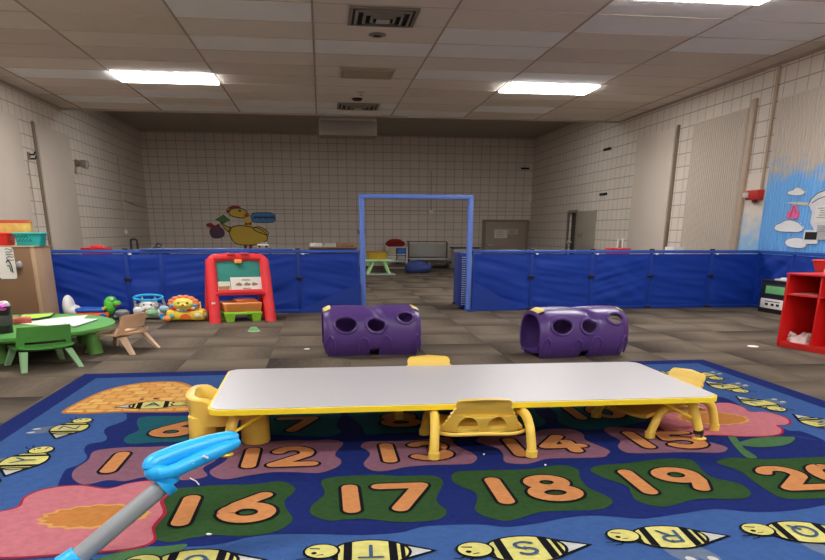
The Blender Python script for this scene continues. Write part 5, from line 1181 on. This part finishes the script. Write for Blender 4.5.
# right side: white upright frame on a red lid, white small box
p = dep(626, 249, D); zt = z_at(248.4, D, 620)
o = bin_box('storage_bin', 'red tub behind the right divider below the white stand', dep(618, 249, D).x, D, 0, .28, .3, zt, M_redp, .85)
o = thing('white_stand', 'white upright toy frame rising above the right divider', 'toy', (p.x, D+.26, 0)); zt2 = z_at(238.5, D+.26, 627)
mb = MB(); mb.tube([(-.05, 0, .0), (-.02, 0, zt2-.01), (.045, 0, zt2), (.06, 0, .0)], .015, 8); mb.build('frame', M_whitep, o); MB().bx(-.03, .05, .0, .012, zt2-.16, zt2-.03, .003).build('panel', M_greyp, o)
p, q = dep(669, 250, 9.3), dep(680, 247, 9.3)
o = thing('white_crate', 'white crate behind the right divider, just its rim showing', 'crate', ((p.x+q.x)/2, 9.3, 0)); zt = q.z; w = (q.x-p.x)/2
for a in ((-w, w, -.12, -.11), (-w, w, .11, .12), (-w, -w+.01, -.11, .11), (w-.01, w, -.11, .11)): MB().bx(*a, 0, zt, .002).build('side', M_whitep, o)
MB().bx(-w+.01, w-.01, -.11, .11, 0, .02).build('bottom', M_whitep, o)
# ------------------------------------------------------------------ far end seen through the doorway
M_pgreen = mat('mint_plastic', rgb(150, 196, 130, 1.5), .45); M_fgrey = mat('far_grey', rgb(136, 136, 132, 1.6), .45, .1, 6); M_fwhite = mat('far_white', rgb(176, 174, 170, 1.5), .5, .06)
p0, p1 = fl(364, 274), fl(391, 274); D = 14.7; zt = z_at(259.5, D, 378)
o = thing('green_play_table', 'pale green plastic table at the far end, left in the doorway', 'table', ((p0.x+p1.x)/2, D+.12, 0)); w = (p1.x-p0.x)/2
MB().box((0, 0, zt-.02), (2*w, .42, .035), None, .012).build('tabletop', M_pgreen, o)
for s in (-1, 1):
    for y in (-.15, .15): MB().cyl((s*w*.35, y, zt-.03), (s*w*.8, y*1.25, .02), .03, .024, n=10).build('leg', M_pgreen, o)
MB().box((.04, 0, .012), (2*w*1.05, .5, .024), None, .008).build('base_tray', mat('grey_mint', rgb(134, 142, 138, 1.5)), o)
zy = z_at(252, D+.12, 376)
o = thing('straw_basket', 'yellow brown basket on the pale green table at the far end', 'basket', ((p0.x+p1.x)/2-.02, D+.12, zt-.002)); MB().lathe([(0, 0), (.15, 0), (.19, (zy-zt)), (.175, (zy-zt)), (.13, .015), (0, .015)], n=24, ax=1.1, ay=.8).build('bowl', mat('basket_straw', rgb(166, 130, 44, 1.5), .7, .2, 30), o); MB().tube([(.19*1.1*math.cos(a*PI/12), .19*.8*math.sin(a*PI/12), zy-zt) for a in range(24)], .012, 6, True).build('rim', mat('basket_rim', rgb(150, 112, 40, 1.4)), o)
D = 17.75
def far(px0, px1, y0_, y1_): a, b_ = dep(px0, y1_, D), dep(px1, y0_, D); return a.x, b_.x, max(0, a.z), b_.z
x0_, x1_, z0_, z1_ = far(387, 407, 246.5, 262)
o = thing('storage_rack', 'white rack of boxes at the far wall under the red bundle', 'rack', ((x0_+x1_)/2, D+.2, 0)); w = (x1_-x0_)/2
for s in (-1, 1): MB().bx(s*w-.02, s*w+.02, -.2, .2, 0, z1_, .004).build('side_panel', M_fwhite, o)
for k in range(3): MB().bx(-w+.02, w-.02, -.2, .2, z1_*(.28+.34*k)-.012, z1_*(.28+.34*k)+.012).build('shelf', M_fwhite, o)
for k in range(2):
    for s in (-1, 1):
        tag(MB().bx(-w*.4, w*.4, -.15, .15, 0, .12, .01).build('storage_box', (M_fwhite, M_fgrey, mat('far_cream', rgb(172, 160, 128, 1.5)), M_royal)[k*2+(s > 0)], None, loc=((x0_+x1_)/2+s*w*.46, D+.18, z1_*(.28+.34*k)+.013)), ('white box low on the far rack, left', 'grey box low on the far rack, right', 'cream box on the middle of the far rack, left', 'blue box on the middle of the far rack, right')[k*2+(s > 0)], 'box', 'boxes on the far rack')
rx, rw, _, rz = far(386, 406, 239.5, 247)
o = thing('red_bundle', 'red bundle lying on top of the white rack at the far wall', 'bundle', ((rx+rw)/2, D+.2, z1_*.96+.012)); hh = rz-z1_*.96-.01
MB().loft([[(x*k, y*k, z) for x, y in rrect(-(rw-rx)/2, (rw-rx)/2, -.16, .16, .08, 4)] for k, z in ((.7, 0), (1, hh*.35), (.85, hh*.7), (.45, hh), (.2, hh*1.05))]).build('cloth', mat('far_red', rgb(136, 26, 26, 1.5), .7, .15, 8), o, angle=60); MB().cyl((-.2, -.16, hh*.5), (.2, -.16, hh*.55), .012, n=8).build('strap', M_black, o)
x0_, x1_, z0_, z1_ = far(410, 449.5, 241.3, 259)
o = thing('grey_bench', 'long grey bench with a thin dark back rail along the far wall', 'bench', ((x0_+x1_)/2, D+.25, 0)); w = (x1_-x0_)/2; zb = z_at(258.5, D, 430)
MB().bx(-w, w, -.3, .2, zb-.03, zb, .006).build('seat', M_fwhite, o); MB().bx(-w+.03, w-.03, .12, .15, zb+.02, z1_-.07, .004).build('back_panel', M_fgrey, o); MB().bx(-w-.06, w, .11, .15, z1_-.022, z1_, .004).build('back_rail', mat('rail_brown', rgb(92, 66, 54, 1.5)), o)
for s in (-1, 1): MB().bx(s*w-.02, s*w+.02, .11, .15, 0, z1_-.022).build('post', mat('post_brown', rgb(96, 74, 62, 1.5)), o); MB().bx(s*w*.96-.02, s*w*.96+.02, -.28, -.24, 0, zb-.03).build('leg', M_fgrey, o)
x0_, x1_, z0_, z1_ = far(447, 472, 246.5, 259)
o = thing('grey_counter', 'grey counter with a dark top at the far end behind the right doorway post', 'counter', ((x0_+x1_)/2+.03, D-.55, 0)); w = (x1_-x0_)/2
MB().bx(-w, w, -.2, .2, .03, z1_-.03, .006).build('body', M_fgrey, o); MB().bx(-w-.03, w+.03, -.23, .23, z1_-.03, z1_, .006).build('worktop', mat('dark_top', rgb(62, 58, 56, 1.5)), o); MB().bx(-w+.03, w-.03, -.206, -.2, .10, z1_*.55, .003).build('door', M_fwhite, o)
p = fl(420, 273.5); o = thing('blue_bean_bag', 'dark blue bean bag on the carpet at the far end, seen through the doorway', 'bean bag', (p.x, p.y+.25, 0)); hz = z_at(261.5, p.y+.1, 420)
def bb_(u, v):
    a = 2*PI*u; t = v*PI; r = math.sin(t)**.8; n_ = 1+.12*noise.noise(Vector((math.cos(a)*1.5, math.sin(a)*1.5, v*3)))
    return (.29*r*math.cos(a)*n_, .26*r*math.sin(a)*n_, max(0, hz*(.42+.58*math.cos(t))*n_))
MB().grid(bb_, 36, 20).build('cushion', mat('bean_blue', rgb(46, 58, 108, 1.6), .7, .1, 8), o, angle=60); MB().tube(spline([(-.05, 0, hz-.02), (-.03, 0, hz+.02), (.03, 0, hz+.02), (.05, 0, hz-.02)], False, 4), .008, 6).build('handle', M_royal, o)
p = fl(452, 268); o = thing('dark_bench', 'low dark bench at the far end beside the blue bean bag', 'bench', (p.x-.3, p.y-.05, 0)); MB().bx(-.32, .32, -.16, .16, .12, .16, .006).build('seat', mat('bench_dark', rgb(66, 60, 58, 1.5)), o)
for s in (-1, 1): MB().bx(s*.27-.03, s*.27+.03, -.14, .14, 0, .12).build('leg', M_fgrey, o)
p = fl(398, 268); o = thing('floor_cushion', 'flat dull purple mat on the far carpet between the table and the bean bag', 'mat', (p.x, p.y, 0)); MB().panel(rrect(-.28, .28, -.35, .35, .06), fz(0), .03).build('pad', mat('mat_purple', rgb(96, 82, 88, 1.5), .8), o); MB().tube([(x, y, .016) for x, y in rrect(-.285, .285, -.355, .355, .06)], .012, 6, True).build('piping', M_fgrey, o)
# ------------------------------------------------------------------ push toy in the near left corner
M_hb = mat('handle_blue', rgb(24, 148, 222, 1.45), .35, .05, 6, spec=.5); M_tubeg = mat('grey_tube', rgb(122, 126, 128, 1.35), .35, .05, spec=.5)
bt, tp = dep(75, 560, 1.74), dep(165.5, 484, 1.83)
o = thing('push_toy', 'push toy with blue loop handle on a grey tube in the near left corner', 'toy', (bt.x, bt.y, RZ+.006))
B = Vector((bt.x, bt.y, RZ+.006)); loc = lambda v: v-B
MB().cyl(loc(bt), loc(tp), .0235, .0225, n=24).build('tube', M_tubeg, o)
dv = (tp-bt).normalized()
mb = MB(); mb.cyl(loc(tp-dv*.012), loc(tp+dv*.012), .031, .032, n=24); mb.tube([loc(tp+dv*.01), loc(dep(166, 474, 1.83))], [.029, .034], 20); mb.build('collar', M_hb, o)
up = spline([loc(dep(*q)) for q in ((150.5, 471, 1.82), (154, 464, 1.83), (168, 457.5, 1.85), (190, 449.5, 1.87), (213, 442.5, 1.89), (230, 438.5, 1.90), (238, 439.5, 1.90))], False, 5); n = len(up)
hd = MB().tube(up, [.021+.005*math.sin(PI*min(1, i/n*1.3)**.8)-.010*max(0, i/n-.8)/.2 for i in range(n)], 16).build('loop_handle', M_hb, o)
lo = spline([loc(dep(*q)) for q in ((238, 440.5, 1.90), (231, 445, 1.885), (212, 453.5, 1.86), (190, 463.5, 1.835), (172, 471.5, 1.815), (160, 474, 1.81))], False, 5); n = len(lo)
MB().tube(lo, [.012+.006*min(1, i/n*3) for i in range(n)], 14).build('loop_handle', M_hb, o)
mb = MB(); mb.ell(loc(dep(157, 471.5, 1.825)), (.032, .03, .027)); mb.build('handle_end', M_hb, o)
mb = MB()
for k, (a, b_) in enumerate((((203, 456), (208, 458)), ((193, 463), (194.5, 465.5)), ((180, 469.5), (183, 468.5)))):
    mb.tube([loc(dep(a[0], a[1], 1.822)), loc(dep(b_[0], b_[1], 1.828))], .003, 6)
mb.build('scuff', M_whitep, hd)
mb = MB(); mb.tube([loc(bt)-Vector((0, 0, 0.0))-dv*.03, loc(bt)+dv*.015], [.036, .030], 16); mb.build('lower_collar', M_hb, o)
hb = MB(); hb.ell(loc(bt)+Vector((-.02, -.02, -.028)), (.075, .06, .03)); hb.build('base', M_hb, o)
for s in (-1, 1):
    c = loc(bt)+Vector((-.04, -.12, 0)); c.z = .036; w_ = MB().cyl((c.x+s*.062, c.y, c.z), (c.x+s*.09, c.y, c.z), .036, n=24).build('wheel', M_royal, o); MB().cyl((c.x+s*.088, c.y, c.z), (c.x+s*.096, c.y, c.z), .014, n=16).build('hub', M_toyy, w_)
tag(recentre(MB().tube([fl(190, 478, .03), fl(196, 481, .022), fl(199, 484.5, .02)], .002, 6).build('price_tag_string', M_whitep)), 'thin white string lying on the rug by the blue loop handle', 'string')
# ------------------------------------------------------------------ daylight-free room: its lamps plus the panels added behind the bulkhead
w = bpy.data.worlds.new('room_dark'); SC.world = w; w.use_nodes = True
w.node_tree.nodes['Background'].inputs['Color'].default_value = (0.5, 0.47, 0.44, 1); w.node_tree.nodes['Background'].inputs['Strength'].default_value = 0.02
SC.view_settings.view_transform = 'Standard'; SC.view_settings.look = 'None'; SC.view_settings.exposure = 0.45; SC.view_settings.gamma = 1.0
SC.cycles.use_denoising = True
SC.cycles.max_bounces = 8; SC.cycles.diffuse_bounces = 5
